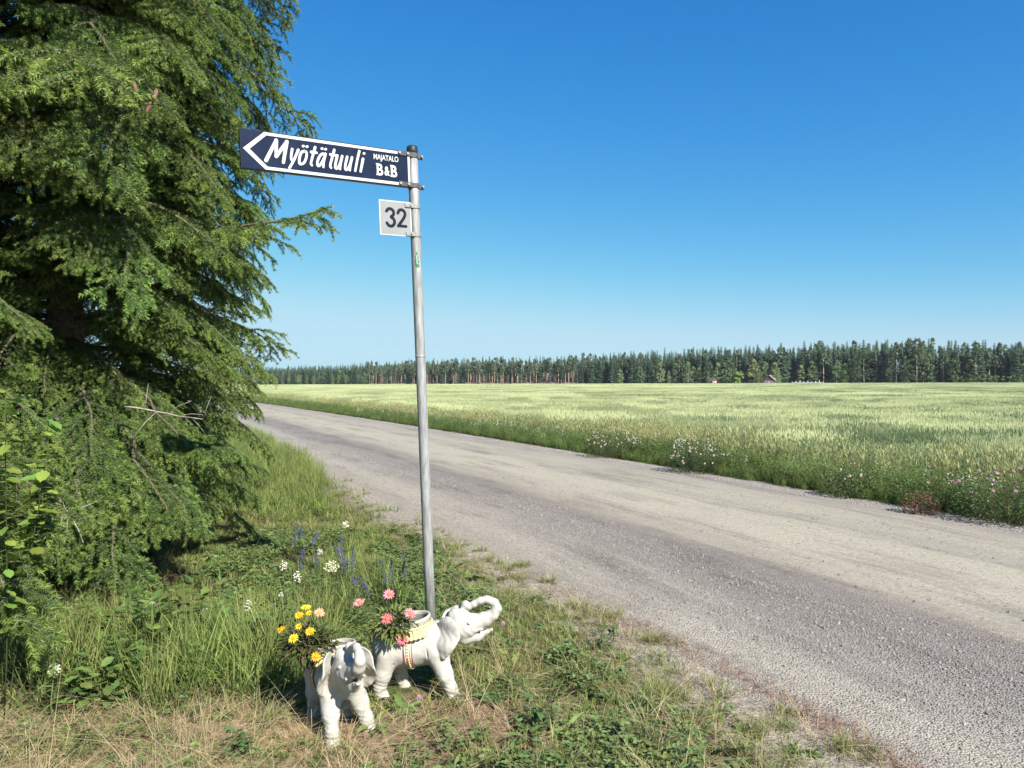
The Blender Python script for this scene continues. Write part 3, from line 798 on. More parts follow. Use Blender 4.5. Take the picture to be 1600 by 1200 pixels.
x, y = pts_in(-3.0, 1.6, 2.3, 5, 430, keep_dry); lawn.add(x, y, range(10, 13), .4, .95, .2)
x, y = pts_in(-.7, 2.2, 2.4, 7, 80, lambda x, y: left_verge(x, y) & holes(x, y)); lawn.add(x, y, range(10, 13), .4, .9, .2)
n_ = 900; a_ = rg.uniform(-6, -.5, n_); s_ = -.10 + .05 * np.sin(a_ * 1.7) + rg.normal(0, .045, n_); k_ = rg.random(n_) < .3 + .7 * sstep(.4, .6, vnoise(a_, s_, 2.2, 5)); x, y = road_xy(s_[k_], a_[k_])
lawn.add(x, y, (13,), .5, 1.0, .1, np.maximum(hgt(x, y) - .08 * sstep(-.12, .12, s_[k_]), road_z(x, y)))
lawn.make('lawn', protos, 'patchy short grass, clover and straw on the near roadside verge', 'grass')

tall = Sc()
def keep_tall(x, y):
    p = tallness(x, y) * (.45 + .55 * sstep(.3, .55, fbm(x, y, 2.5, 81))) * (1 - .5 * dry_zone(x, y))
    under = sstep(2.25, 2.75, np.hypot(x + 3.9, y - 6.4)) * sstep(1.0, 1.6, np.hypot(x + 4.15, y - 4.15))
    return left_verge(x, y) & (rg.random(len(x)) < p * under) & holes(x, y)
x, y = pts_in(-4.5, -.4, 3.2, 8, 210, keep_tall); tall.add(x, y, range(6), .5, 1.1); tall.S[-1] = tall.S[-1] * (1 - .45 * sstep(3.9, 4.6, y) * sstep(-.9, -1.5, x))
x, y = pts_in(-12, -1, 8, 30, 55, keep_tall); tall.add(x, y, range(6), .45, .95)
tall.make('tall_grass', tall_t, 'tall uncut green grass growing left of the elephants and beside the spruce', 'grass')

# far side verge: taller mixed grasses
def headed(m):
    n = 9; a = rg.uniform(0, 6.283, n); q = .06 * np.sqrt(rg.uniform(0, 1, n)); h = rg.uniform(.5, .78, n)
    b = np.stack([np.cos(a) * q, np.sin(a) * q, np.zeros(n)], -1); ln = np.abs(rg.normal(.15, .08, n))
    V, F, C = blades(n, b, h, .0018, ln, (.15, .18, .055), (.32, .33, .12), a, 2, r=rg); m.add(V, F, C)
    t = b + np.stack([np.cos(a) * ln * h, np.sin(a) * ln * h, h * (1 - .45 * ln) - .03], -1)
    for k in range(3):
        V, F, C = blades(n, t, .1, .005, .5, (.34, .33, .13), (.44, .42, .19), None, 2, r=rg); m.add(V, F, C)
def dots(col, n, h0, h1, size):
    def f(m):
        V0, F0 = ico(1); a = rg.uniform(0, 6.283, n); q = .09 * np.sqrt(rg.uniform(0, 1, n)); h = rg.uniform(h0, h1, n)
        b = np.stack([np.cos(a) * q, np.sin(a) * q, np.zeros(n)], -1)
        V, F, C = blades(n, b, h, .0015, .1, G0, G1, a, 2, r=rg); m.add(V, F, C)
        for p, hh, aa in zip(b, h, a): m.add(V0 * size * rg.uniform(.7, 1.2) + p + [math.cos(aa) * .1 * hh, math.sin(aa) * .1 * hh, hh * .95], F0, np.array(col) * rg.uniform(.8, 1.15))
    return f
def bushy(col, n=110, h=.40, rad=.14, L=.036):
    def f(m):
        z = h * rg.uniform(.1, 1, n); a = rg.uniform(0, 6.283, n); q = rad * np.sqrt(rg.uniform(0, 1, n))
        V, F, C = leaves(np.stack([np.cos(a) * q, np.sin(a) * q, z], -1), np.stack([np.cos(a), np.sin(a), rg.uniform(-.3, .6, n)], -1), L, L * .55, col, rg); m.add(V, F, C)
    return f
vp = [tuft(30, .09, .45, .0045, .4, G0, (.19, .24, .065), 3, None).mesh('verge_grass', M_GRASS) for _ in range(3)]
vp += [tuft(16, .08, .45, .004, .4, (.08, .10, .03), (.26, .28, .09), 3, headed).mesh('verge_grass', M_GRASS) for _ in range(3)]
vp += [tuft(14, .08, .3, .004, .5, G0, G1, 3, bushy((.12, .18, .055))).mesh('verge_herb', M_GRASS) for _ in range(2)]
vp += [tuft(14, .08, .32, .004, .5, G0, G1, 3, dots((.62, .60, .54), 9, .28, .5, .011)).mesh('verge_flower', M_GRASS)]
vp += [tuft(14, .08, .32, .004, .5, G0, G1, 3, dots((.5, .25, .36), 6, .28, .5, .013)).mesh('verge_flower', M_GRASS)]
vg = Sc()
n = 30000
a = rg.uniform(-8, 26, n); s = 5.35 + 3.0 * rg.random(n) ** 1.1
def vadd(a, s, ids, lo, hi, z=0.):
    x, y = road_xy(s, a); k = in_view(x, y, 1.15, .5); x, y, s = x[k], y[k], s[k]
    vg.add(x, y, ids, lo, hi)
    vg.S[-1] = vg.S[-1] * (.35 + .65 * sstep(5.3, 6.1, s)) * (.75 + .5 * fbm(x, y, .8, 91))
def vset(n, a0, a1):
    a = rg.uniform(a0, a1, n); s = 5.42 + 2.25 * rg.random(n)
    f = fbm(s * 1.3, a * .6, .9, 95)
    k = (s > 5.5 + .3 * (f - .5)); a, s, f = a[k], s[k], f[k]
    g = s < 6.3 + .6 * (f - .5)
    vadd(a[g], s[g], (0, 1, 6, 7, 6, 7), .6, 1.05)
    h = ~g; a, s, f = a[h], s[h], f[h]
    h1 = f > .5
    vadd(a[h1], s[h1], (3, 4, 0, 6, 7), .7, 1.1)
    vadd(a[~h1], s[~h1], (0, 1, 3, 6, 7, 6), .7, 1.05)
vset(3600, -7, 10); vset(5200, 10, 40); vset(4200, 40, 95)
aa = rg.uniform(-7, 30, 200); ss_ = 5.7 + 1.6 * rg.random(200); vadd(aa, ss_, (8, 8, 9), .8, 1.1)
vg.make('verge_grass', vp, 'unmown grasses and small flowers along the far side of the road', 'grass')

# gravel ------------------------------------------------------------
def pebble(r):
    V, F = ico(1); V = V * [1, r.uniform(.65, .95), r.uniform(.45, .75)]
    V = V * r.uniform(.82, 1.15, (len(V), 1))
    m = MB(); m.add(V, F, np.array(random.choice([(.225, .205, .185), (.19, .173, .158), (.265, .24, .212), (.21, .185, .162)])))
    return m.mesh('pebble', M_PEB)
M_PEB = leaf_mat('pebble_stone', 0, .9, .1, .2, .01)
pebs = [pebble(rg) for _ in range(6)]
gv = Sc()
def gadd(n, a0, a1, s0, s1, lo, hi, mode):
    a = rg.uniform(a0, a1, n); s = rg.uniform(s0, s1, n) if mode else s0 + (s1 - s0) * rg.beta(2, 2, n)
    x, y = road_xy(s, a); k = in_view(x, y, 1.1, .3); x, y = x[k], y[k]
    sx, _ = road_sa(x, y)
    z = np.maximum(road_z(x, y) + (fbm(x, y, 1.5, 41) - .5) * .02, hgt(x, y) - .08 * sstep(-.12, .12, sx))
    gv.add(x, y, range(6), lo, hi, .5, z, .001)
    gv.S[-1] = np.where(rg.random(len(x)) < .06, gv.S[-1] * 1.7, gv.S[-1])
gadd(17000, -5, 3, .15, 1.55, .003, .0085, False)
gadd(5000, -5, 3, -.45, .3, .003, .007, True)
gadd(6000, 3, 12, -.1, 1.4, .004, .010, False)
gadd(4000, -5, 6, .9, 4.9, .003, .007, True)
gadd(7000, -8, 14, 4.85, 5.6, .006, .013, False)
gv.make('loose_gravel', pebs, 'loose grey stones strewn along the road edges', 'gravel')

# ------------------------------------------------------------------ near spruces
def spruce_branch(seed, L, rise=.12, fall=.55, dens=1250, bare=.2):
    r = np.random.default_rng(seed)
    seg0, seg1, tone = [], [], []
    wood = MB()
    tt = np.linspace(0, 1, 12)
    wob = np.cumsum(r.normal(0, .012, 12)) * L
    def main(t):
        return np.stack([L * t * (1 - .12 * t * t * (fall > 0)), np.interp(t, tt, wob), L * (rise * t - fall * t * t)], -1)
    P = main(tt); wood.add(*tube(P, np.linspace(.013 * L / 1.6 + .004, .0022, 12), 6, False))
    def addseg(a, b, t): seg0.append(a); seg1.append(b); tone.append(t)
    pm = main(np.linspace(bare + .08, 1, 22))
    for i in range(21): addseg(pm[i], pm[i + 1], .35 + .5 * i / 21)
    t = bare; side = 1
    while t < .985:
        p0 = main(np.array([t]))[0]; tan = main(np.array([min(t + .03, 1)]))[0] - main(np.array([t - .03]))[0]; tan /= np.linalg.norm(tan)
        sd = np.array([-tan[1], tan[0], 0]); sd /= np.linalg.norm(sd)
        nrm = np.cross(tan, sd) if np.cross(tan, sd)[2] > 0 else np.cross(sd, tan)
        ll = (.12 + .52 * L / 1.8 * (1 - t) ** .8) * r.uniform(.65, 1.15) * (.6 + .4 * min(1, (t - bare) / .15))
        an = R(r.uniform(42, 62)); d = tan * math.cos(an) + sd * side * math.sin(an); d += nrm * r.uniform(-.18, .12)
        dr = r.uniform(.2, .95) * (1 - .5 * t)
        k = max(4, int(ll / .052)); u = np.linspace(0, 1, k + 1)
        Q = p0 + d * (ll * u)[:, None]; Q[:, 2] -= ll * dr * u ** 1.7; Q[:, :2] -= (d[:2] * ll * .25 * dr) * (u ** 2)[:, None]
        Q += np.cumsum(r.normal(0, .003, (k + 1, 3)), 0)
        wood.add(*tube(Q, np.linspace(.0035, .0013, k + 1), 3, False))
        for i in range(k):
            addseg(Q[i], Q[i + 1], (.25 if i < k - 1 else .85))
            if i == 0 and ll > .2: continue
            tg = Q[i + 1] - Q[i]; tg /= np.linalg.norm(tg)
            s2 = np.cross(tg, nrm); s2 /= np.linalg.norm(s2) + 1e-9
            for sg in (-1, 1):
                if r.random() < .1: continue
                l2 = (.06 + .10 * (1 - u[i]) * min(1, ll / .35)) * r.uniform(.6, 1.25)
                a2 = R(r.uniform(38, 58)); d2 = tg * math.cos(a2) + s2 * sg * math.sin(a2); d2 -= nrm * r.uniform(-.1, .3); d2[2] -= r.uniform(0, .3)
                d2 /= np.linalg.norm(d2)
                b = Q[i] + tg * r.uniform(0, .04); mdl = b + d2 * l2 * .55; e = b + d2 * l2; e[2] -= l2 * .12
                addseg(b, mdl, .2 + .25 * r.random()); addseg(mdl, e, .6 + .4 * r.random())
                if l2 > .125:       # the longer ones fork again
                    for s3 in (-1, 1):
                        d3 = d2 * .75 + np.cross(d2, nrm) * s3 * .6; d3[2] -= .1; d3 /= np.linalg.norm(d3)
                        addseg(mdl, mdl + d3 * l2 * r.uniform(.35, .6), .5 + .5 * r.random())
        t += r.uniform(.028, .044) * 1.7 / L; side = -side
    s0, s1, tn = np.array(seg0), np.array(seg1), np.array(tone)
    ln = np.linalg.norm(s1 - s0, axis=1)
    cnt = np.maximum(2, (ln * dens).astype(int)); rep = np.repeat(np.arange(len(ln)), cnt); n = len(rep)
    ax = (s1 - s0) / ln[:, None]; ax = ax[rep]; u = r.random(n)
    b = s0[rep] + (s1 - s0)[rep] * u[:, None]
    rv = r.normal(0, 1, (n, 3)); rv[:, 2] += .35; rv -= ax * np.sum(rv * ax, 1, keepdims=True); rv /= np.linalg.norm(rv, axis=1, keepdims=True)
    d = ax * .55 + rv * .84
    nl = .0190 * r.uniform(.75, 1.12, n)
    w = np.cross(d, r.normal(0, 1, (n, 3))); w /= np.linalg.norm(w, axis=1, keepdims=True); w *= .0016
    V = np.stack([b - w, b + w, b + d * nl[:, None]], 1).reshape(-1, 3)
    old = np.array([.060, .108, .030]); new = np.array([.26, .355, .08])
    tone_n = np.clip(tn[rep] ** 1.3 * .85 + r.normal(0, .12, n), 0, 1)[:, None]
    C = np.repeat(old * (1 - tone_n) + new * tone_n, 3, 0)
    nm = MB(); nm.add(V, np.arange(n * 3).reshape(-1, 3), C)
    return wood.mesh('branch_wood', M_TWIG, True), nm.mesh('needle_spray', M_NEEDLE), n
BR = []
for i, (L, dp, up) in enumerate(((1.9, .10, .38), (1.8, .05, .33), (2.0, .14, .50), (1.7, -.38, -.32), (1.5, .0, .27), (1.9, -.22, -.08), (1.8, .10, .44))):
    BR.append(spruce_branch(100 + i, L, dp, up))
import sys; sys.stderr.write('needles %s\n' % [b[2] for b in BR])
rsn = np.random.default_rng(77)
def add_branch(tree, h, az, L, kind=None, tilt=0., roll=0.):
    k = rsn.integers(len(BR)) if kind is None else kind
    base = (1.9, 1.8, 2.0, 1.7, 1.5, 1.9, 1.8)[k]
    b = link('branch', BR[k][0], tree, (0, 0, h), (roll, tilt, az), L / base)
    link('needle_spray', BR[k][1], b)
    return b
def near_spruce(loc, H, rad, levels, per, label, rmax=9.):
    t = empty('spruce_tree', loc, label, 'tree')
    z = np.linspace(-.1, H, 14); m = MB(); m.add(*tube(np.stack([.04 * np.sin(z), .03 * np.cos(z * 1.3), z], -1), .16 * (1 - z / H * .93), 12))
    link('trunk', m.mesh('spruce_trunk', M_BARK, True), t)
    n = 0
    for h in levels:
        k = per if h < 6.0 else max(4, per - 5)
        for a in rsn.uniform(0, 6.283) + np.arange(k) * 6.283 / k + rsn.uniform(-.25, .25, k):
            if h < 6.2 and math.sin(a - 0) > .55 and rsn.random() < .55: continue    # the hidden back is thinner
            L = 1.1 * rad(h, a) * (.76 + .36 * float(vnoise(a * 1.7 + 20, h * 1.9, 1, 33))) * rsn.uniform(.9, 1.08)
            if math.cos(a) > .2 and h < 9: L = min(L, rmax * (.86 if h < 2.0 else 1) / math.cos(a))
            if L < .25: continue
            kd = int(rsn.integers(len(BR)))
            if math.cos(a) > .2 and kd in (3, 5): kd = 0 if kd == 3 else 6          # the boughs over the road hang
            add_branch(t, h + rsn.uniform(-.1, .1), a, L, kd, rsn.uniform(-.12, .12), rsn.uniform(-.25, .25)); n += 1
    print('branches', n)
    return t
def rad_main(h, a):
    r = 2.1 + .32 * float(sstep(2.6, 4.2, h)) - .12 * max(0, h - 4.4)
    front = math.cos(a + 1.0)           # towards camera and road
    if 1.6 < h < 2.7 and front > .0: r *= .74
    return r
lv = list(np.arange(.75, 6.0, .19)) + list(np.arange(6.2, 11.4, .6))
spr = near_spruce((-3.85, 6.4, 0.03), 12, rad_main, lv, 10, 'big dark spruce with drooping branches behind the direction sign', 1.84)
for (h, az, L, k, tl, rl) in ((3.05, -.12, 2.46, 3, .0, .1), (3.0, -.4, 1.9, 0, .02, -.1), (4.1, -.86, 2.5, 2, .0, .0), (1.42, -.8, 2.4, 2, .06, .0), (1.3, -.55, 1.9, 5, .04, .1), (1.32, -1.05, 2.5, 1, -.02, .1),
                             (1.2, -.7, 2.35, 0, .03, -.1), (1.2, -.9, 2.55, 6, .05, .05), (1.3, -1.25, 2.4, 2, .02, .0), (1.3, -.22, 1.6, 1, .05, .1), (1.08, -1.0, 2.3, 0, .05, 0), (1.05, -.6, 1.9, 1, .02, 0), (1.35, -1.4, 2.2, 6, .0, 0), (1.05, -.3, 1.6, 2, .0, 0), (1.05, -1.15, 2.4, 1, .0, .1)):
    add_branch(spr, h, az, L, k, tl, rl)
lv2 = list(np.arange(1.15, 5.8, .22)) + list(np.arange(5.9, 8.4, .45))
spr2 = near_spruce((-4.15, 4.15, 0.03), 9, lambda h, a: 1.75 * (1 - max(0, h - .3) / 9.2), lv2, 8, 'nearer spruce at the left border of the view, its lowest sprays touching the grass')
add_branch(spr2, 1.3, -.45, 2.2, 0, -.02, .0); add_branch(spr2, 1.38, -.44, 2.65, 6, .0, .0); add_branch(spr2, 1.4, -.34, 2.3, 0, .0, .1)
add_branch(spr2, 1.35, -.2, 2.0, 2, .05, .1)
add_branch(spr2, 1.45, -.6, 2.0, 1, .0, -.1)
spr3 = near_spruce((-4.75, 9.3, .05), 13, lambda h, a: 1.9 * (1 - max(0, h - .5) / 13), list(np.arange(.6, 7.5, .26)), 8, 'farther spruce half hidden behind the big one')
near_spruce((-7.3, 9.6, .05), 12, lambda h, a: 1.9 * (1 - max(0, h - .5) / 13), list(np.arange(.5, 6.0, .3)), 8, 'leftmost spruce in the back, glimpsed through the boughs of the nearer ones')
# cones and bare twigs on the spruce
def cone_m():
    m = MB(); k = 16; z = np.linspace(0, 1, k)
    prof = [(max(.002,   .0175 * math.sin(math.pi * min(1, .14 + .78 * t)) * (1.0 + .10 * ((i % 2) * 2 - 1))), -.085 * t) for i, t in enumerate(z)]
    V, F = lathe(prof, 10); m.add(V, F)
    return m.mesh('cone', noisy('cone_scales', (.11, .06, .042), (.22, .125, .09), 90, .8, .4, 200), True)
cm = cone_m()
for (x, y, z) in ((-2.33, 4.58, 3.36), (-2.17, 4.55, 3.30), (-2.19, 4.52, 3.21), (-2.46, 4.64, 3.40)):
    link('cone', cm, spr, (x + 3.85, y - 6.4, z - .03), (rsn.uniform(-.35, .35), rsn.uniform(-.35, .35), 0), rsn.uniform(.75, 1.05))
def dead_twig(parent, p, q, r0, seed):
    r = np.random.default_rng(seed); p, q = np.array(p), np.array(q); o = np.array(parent.location)
    u = np.linspace(0, 1, 8)[:, None]; P = p * (1 - u) + q * u + np.cumsum(r.normal(0, .008, (8, 3)), 0) - o
    m = MB(); m.add(*tube(P, np.linspace(r0, r0 * .3, 8), 6))
    for i in range(2, 8):
        e = P[i] + r.normal(0, .09, 3) + (q - p) * .15
        m.add(*tube([P[i], (P[i] + e) / 2 + [0, 0, .01], e], [r0 * .35, r0 * .25, r0 * .1], 4))
    link('dead_branch', m.mesh('dead_branch', noisy('bleached_wood', (.22, .19, .16), (.42, .37, .33), 25, .85, .3, 80), True), parent)
dead_twig(spr, (-2.6, 5.0, 1.35), (-1.95, 4.75, 1.26), .008, 2)
dead_twig(spr, (-2.75, 4.5, .85), (-2.45, 4.2, .70), .012, 4)

# ------------------------------------------------------------------ sign post
M_GALV = noisy('galvanised_steel', (.20, .20, .195), (.36, .36, .35), 22, .5, .12, 160, .5, .25, stretch=(3, 3, .4))
M_DARK = noisy('dark_bracket', (.055, .055, .058), (.10, .10, .10), 20, .5, spec=.2, metal=.2)
M_LIGHTBR = noisy('zinc_bracket', (.22, .22, .215), (.34, .34, .33), 30, .4, spec=.5, metal=.4)
M_NAVY = noisy('navy_film', (.009, .014, .034), (.013, .019, .044), 12, .22, spec=.2)
M_WHITE = noisy('white_film', (.44, .435, .42), (.52, .515, .50), 10, .3, spec=.2)
M_ALU = noisy('panel_edge', (.03, .033, .045), (.05, .05, .06), 10, .3, spec=.2)
M_GREY = noisy('grey_reflective_film', (.215, .22, .22), (.255, .26, .26), 6, .3, spec=.2)
M_BLACK = noisy('black_plastic', (.018, .018, .02), (.035, .035, .035), 20, .5)
M_GLYPH = noisy('dark_digit_film', (.008, .01, .02), (.012, .014, .024), 20, .6, spec=.1)
M_GREEN = noisy('green_sticker', (.01, .10, .055), (.02, .19, .09), 60, .5)
base = Vector((-.488, 4.52, -.05)); top = Vector((-.603, 4.5, 2.93))
post = empty('sign_post', (base.x, base.y, 0), 'leaning galvanised pole carrying a navy arrow sign and a house number plate', 'sign post')
off = Vector((base.x, base.y, 0))
axis_ = (top - base).normalized()
def on_pole(z): return base + (top - base) * ((z - base.z) / (top.z - base.z))
m = MB(); PR = .0305
m.add(*tube([list(on_pole(z) - off) for z in (-.05, .4, .9, 1.5, 2.1, 2.6, 2.9)], PR, 28))
pole = link('pole', m.mesh('pole', M_GALV, True), post)
m = MB(); m.add(*tube([list(on_pole(z) - off) for z in (2.885, 2.905, 2.93, 2.936)], [PR + .003, PR + .003, PR + .0025, PR - .004], 28)); link('end_cap', m.mesh('end_cap', M_BLACK, True), pole)
m = MB(); m.add(*tube([list(on_pole(z) - off) for z in (1.66, 1.664, 1.672, 1.676)], [PR, PR + .0012, PR + .0012, PR], 28)); link('weld_seam', m.mesh('weld_seam', M_GALV, True), pole)
# sticker: small curved leaf shape wrapped on the pole
m = MB(); zs = np.linspace(2.20, 2.292, 13); ang = np.linspace(-2.0, -1.25, 6)
V = []
for i, z in enumerate(zs):
    c = np.array(on_pole(z) - off); t = i / 12
    lo = -1.35 - .42 * (1 - abs(t - .35)) - .12 * (1 - t) + .07 * math.sin(i * 2.1); hi = -1.05 + .25 * (1 - t) * t + .08 * math.sin(i * 1.7) - .3 * t * t
    for a in np.linspace(lo, hi, 6): V.append(c + (PR + .0008) * np.array([math.cos(a), math.sin(a), 0]))
q = np.array([[i * 6 + j, i * 6 + j + 1, i * 6 + j + 7, i * 6 + j + 6] for i in range(12) for j in range(5)])
m.add(V, q); link('sticker', m.mesh('sticker', M_GREEN, True), pole)
m = MB(); V = []
for i, z in enumerate(np.linspace(2.22, 2.275, 8)):
    c = np.array(on_pole(z) - off)
    for a in (-1.46 + .06 * math.sin(i * 2.5), -1.30 + .08 * math.sin(i * 2.5)): V.append(c + (PR + .0016) * np.array([math.cos(a), math.sin(a), 0]))
m.add(V, np.array([[i * 2, i * 2 + 1, i * 2 + 3, i * 2 + 2] for i in range(7)])); link('sticker_print', m.mesh('sticker_print', M_WHITE), pole)

# panel frame: X along the panel from its free end to the pole, Z up the panel, Y = away from the viewer
SX = Vector((.838, .546, .038)).normalized()
SZ = (axis_ - SX * axis_.dot(SX)).normalized()
SY = SZ.cross(SX)
def panel_matrix(o):
    M = Matrix.Identity(4)
    for i, v in enumerate((SX, SY, SZ)):
        for j in range(3): M[j][i] = v[j]
    M.translation = o
    return M
def fan_shape(pts, y0, y1):
    """extruded polygon given as quads of (x,z) corner lists"""
    m = MB()
    for k, quad in enumerate(pts):
        n = len(quad); V = [(x, y0 - .0001 * k, z) for x, z in quad] + [(x, y1, z) for x, z in quad]
        m.add(V, [list(range(n))], mi=0); m.add(V, [list(range(2 * n - 1, n - 1, -1))])
        m.add(V, [[i, i + n, (i + 1) % n + n, (i + 1) % n] for i in range(n)])
    return m
PL, PH = .985, .212
end_r = on_pole(2.783) - SX * .028 - SY * .026
org = end_r - SX * PL - SZ * (PH / 2) - off
sign = link('direction_sign', None, post); sign.empty_display_size = .05
sign.matrix_local = panel_matrix(org)
m = MB(); m.add(*box((PL / 2, .012, PH / 2), (PL / 2, .012, PH / 2))); link('panel', m.mesh('panel', [M_ALU]), sign)
m = MB(); m.add(*box((PL / 2, -.0015, PH / 2), (PL / 2 - .002, .0012, PH / 2 - .002))); link('panel_face', m.mesh('panel_face', M_NAVY), sign)
# white arrow border
bw = .016; g = .006; nose = .125
outer = [(.012, PH / 2), (nose, PH - g), (PL - .006, PH - g), (PL - .006, g), (nose, g)]
inner = [(.012 + .034, PH / 2), (nose + .012, PH - g - bw), (PL - .006 - .014, PH - g - bw), (PL - .006 - .014, g + bw), (nose + .012, g + bw)]
quads = [[outer[i], inner[i], inner[(i + 1) % 5], outer[(i + 1) % 5]] for i in range(5)]
link('arrow_border', fan_shape([q[::-1] for q in quads], -.0035, -.0026).mesh('arrow_border', M_WHITE), sign)
def ribbon(m, P, w, k, y=-.0045):
    """brush stroke with round ends along the (x,z) polyline P"""
    P = np.array(P, float)
    if len(P) > 2:      # smooth
        for _ in range(2):
            Q = [P[0]]
            for i in range(len(P) - 1): Q += [P[i] * .75 + P[i + 1] * .25, P[i] * .25 + P[i + 1] * .75]
            Q.append(P[-1]); P = np.array(Q)
    T = np.gradient(P, axis=0); T /= np.linalg.norm(T, axis=1, keepdims=True); N = np.stack([-T[:, 1], T[:, 0]], -1)
    ww = np.interp(np.linspace(0, 1, len(P)), np.linspace(0, 1, len(np.atleast_1d(w))), np.atleast_1d(w)) / 2
    Lf, Rt = P + N * ww[:, None], P - N * ww[:, None]
    def cap(c, n, t, h): return [c + n * math.cos(a) * h + t * math.sin(a) * h for a in np.linspace(0, np.pi, 7)[1:-1]]
    loop = list(Rt) + cap(P[-1], -N[-1], T[-1], ww[-1]) + list(Lf[::-1]) + cap(P[0], N[0], -T[0], ww[0])
    n = len(loop); yy = y - .00025 * k
    # triangulate as strip + caps (fans)
    V = [(x, yy, z) for x, z in Rt] + [(x, yy, z) for x, z in Lf]; h = len(P)
    m.add(V, [[i, i + 1, i + 1 + h, i + h] for i in range(h - 1)])
    for c, nn, t, q in ((P[-1], -N[-1], T[-1], ww[-1]), (P[0], N[0], -T[0], ww[0])):
        a = np.linspace(0, np.pi, 9); V = [(c[0], yy, c[1])] + [(c[0] + nn[0] * math.cos(b) * q + t[0] * math.sin(b) * q, yy, c[1] + nn[1] * math.cos(b) * q + t[1] * math.sin(b) * q) for b in a]
        m.add(V, [[0, i, i + 1] for i in range(1, 9)])
GL = {
 'M': [[(0, 0), (.030, .128)], [(.030, .128), (.052, .030)], [(.052, .030), (.092, .128)], [(.092, .128), (.100, 0)]],
 'y': [[(.002, .082), (.006, .03), (.020, .016)], [(.050, .082), (.034, .02), (.014, -.034)]],
 'o': [[(.028, .080), (.006, .072), (.002, .036), (.010, .002), (.026, .002), (.044, .014), (.050, .05), (.042, .078), (.028, .080)]],
 't': [[(.020, .118), (.018, .06), (.014, .012), (.026, .004)], [(.0, .080), (.042, .080)]],
 'a': [[(.044, .072), (.030, .082), (.010, .066), (.002, .028), (.010, .002), (.026, .008), (.042, .05), (.046, .08)], [(.046, .08), (.044, .03), (.050, .002)]],
 'u': [[(.002, .080), (.0, .03), (.006, .002), (.024, .002), (.038, .03), (.042, .080)], [(.043, .080), (.042, .03), (.046, .002)]],
 'l': [[(0, .132), (.0, .07), (.002, .003)]],
 'i': [[(0, .080), (.001, .003)]],
}
DOT = {'ö': [(.014, .106), (.040, .106)], 'ä': [(.018, .106), (.044, .106)], 'i': [(.001, .112)]}
z0, sl = .055, .24
lm = MB(); k = 0
for ch, x0 in (('M', .130), ('y', .252), ('ö', .300), ('t', .360), ('ä', .402), ('t', .470), ('u', .508), ('u', .566), ('l', .630), ('i', .663)):
    gkey = {'ö': 'o', 'ä': 'a'}.get(ch, ch)
    for st in GL[gkey]:
        P = [(x0 + x * {'M': .92, 'ö': .8, 'ä': .84}.get(ch, .70) + sl * z, z0 + z * (.90 if z > .1 else .96 if z > 0 else .78)) for x, z in st]
        ribbon(lm, P, ((.0205, .017) if ch == 'M' else (.0165, .0145)) if len(P) == 2 else (.0155, .0135, .0135), k % 7); k += 1
    for x, z in DOT.get(ch, []):
        x = x * .8; z = z * .97; ribbon(lm, [(x0 + x + sl * z - .002, z0 + z), (x0 + x + sl * z + .002, z0 + z + .002)], .0135, k % 7); k += 1
link('lettering', lm.mesh('lettering', M_WHITE), sign)
def text_mesh(name, txt, mat, w, h, x, z, y=-.0045, bold=0.0, stretch_each=None):
    cu = bpy.data.curves.new(name, 'FONT'); cu.body = txt; cu.size = 1.0; cu.extrude = .004; cu.offset = bold; cu.resolution_u = 6
    to = bpy.data.objects.new(name, cu); COL.objects.link(to)
    bpy.context.view_layer.update()
    me = bpy.data.meshes.new_from_object(to.evaluated_get(bpy.context.evaluated_depsgraph_get()))
    bpy.data.objects.remove(to)
    V = np.zeros(len(me.vertices) * 3, np.float32); me.vertices.foreach_get('co', V); V = V.reshape(-1, 3)
    mn, mx = V.min(0), V.max(0)
    W = np.stack([x + (V[:, 0] - mn[0]) / (mx[0] - mn[0]) * w, y - (V[:, 2] - mn[2]) / (mx[2] - mn[2]) * .0012, z + (V[:, 1] - mn[1]) / (mx[1] - mn[1]) * h], -1)
    me.vertices.foreach_set('co', W.astype(np.float32).ravel()); me.materials.clear(); me.materials.append(mat); me.update()
    return me
link('small_lettering', text_mesh('small_lettering', 'MAJATALO', M_WHITE,   .156, .042, .748, .130, bold=.016), sign)
for ch, bx, bz, w_, h_ in (('B', .764, .048, .040, .070), ('&', .812, .052, .034, .054), ('B', .853, .048, .040, .070)):
    b = link('large_lettering', text_mesh('large_lettering', ch, M_WHITE, w_, h_, bx, bz, bold=.03), sign)
    if ch == 'B':
        m = MB()
        for zz in (bz + .0045, bz + .0655): m.add(*box((bx + .004, -.0062, zz), (.008, .0006, .0045)))
        link('letter_serif', m.mesh('letter_serif', M_WHITE), b)
def bolt_mesh(mat, r=.009, h=.008):
    m = MB(); V, F = lathe([(0.0001, -h), (r * .8, -h), (r, -h * .7), (r, 0), (0.0001, 0)], 6); V = V[:, [0, 2, 1]]; m.add(V, F[:, ::-1]); return m.mesh('bolt', mat)
bm_d, bm_l = bolt_mesh(M_LIGHTBR), bolt_mesh(M_LIGHTBR, .007, .007)
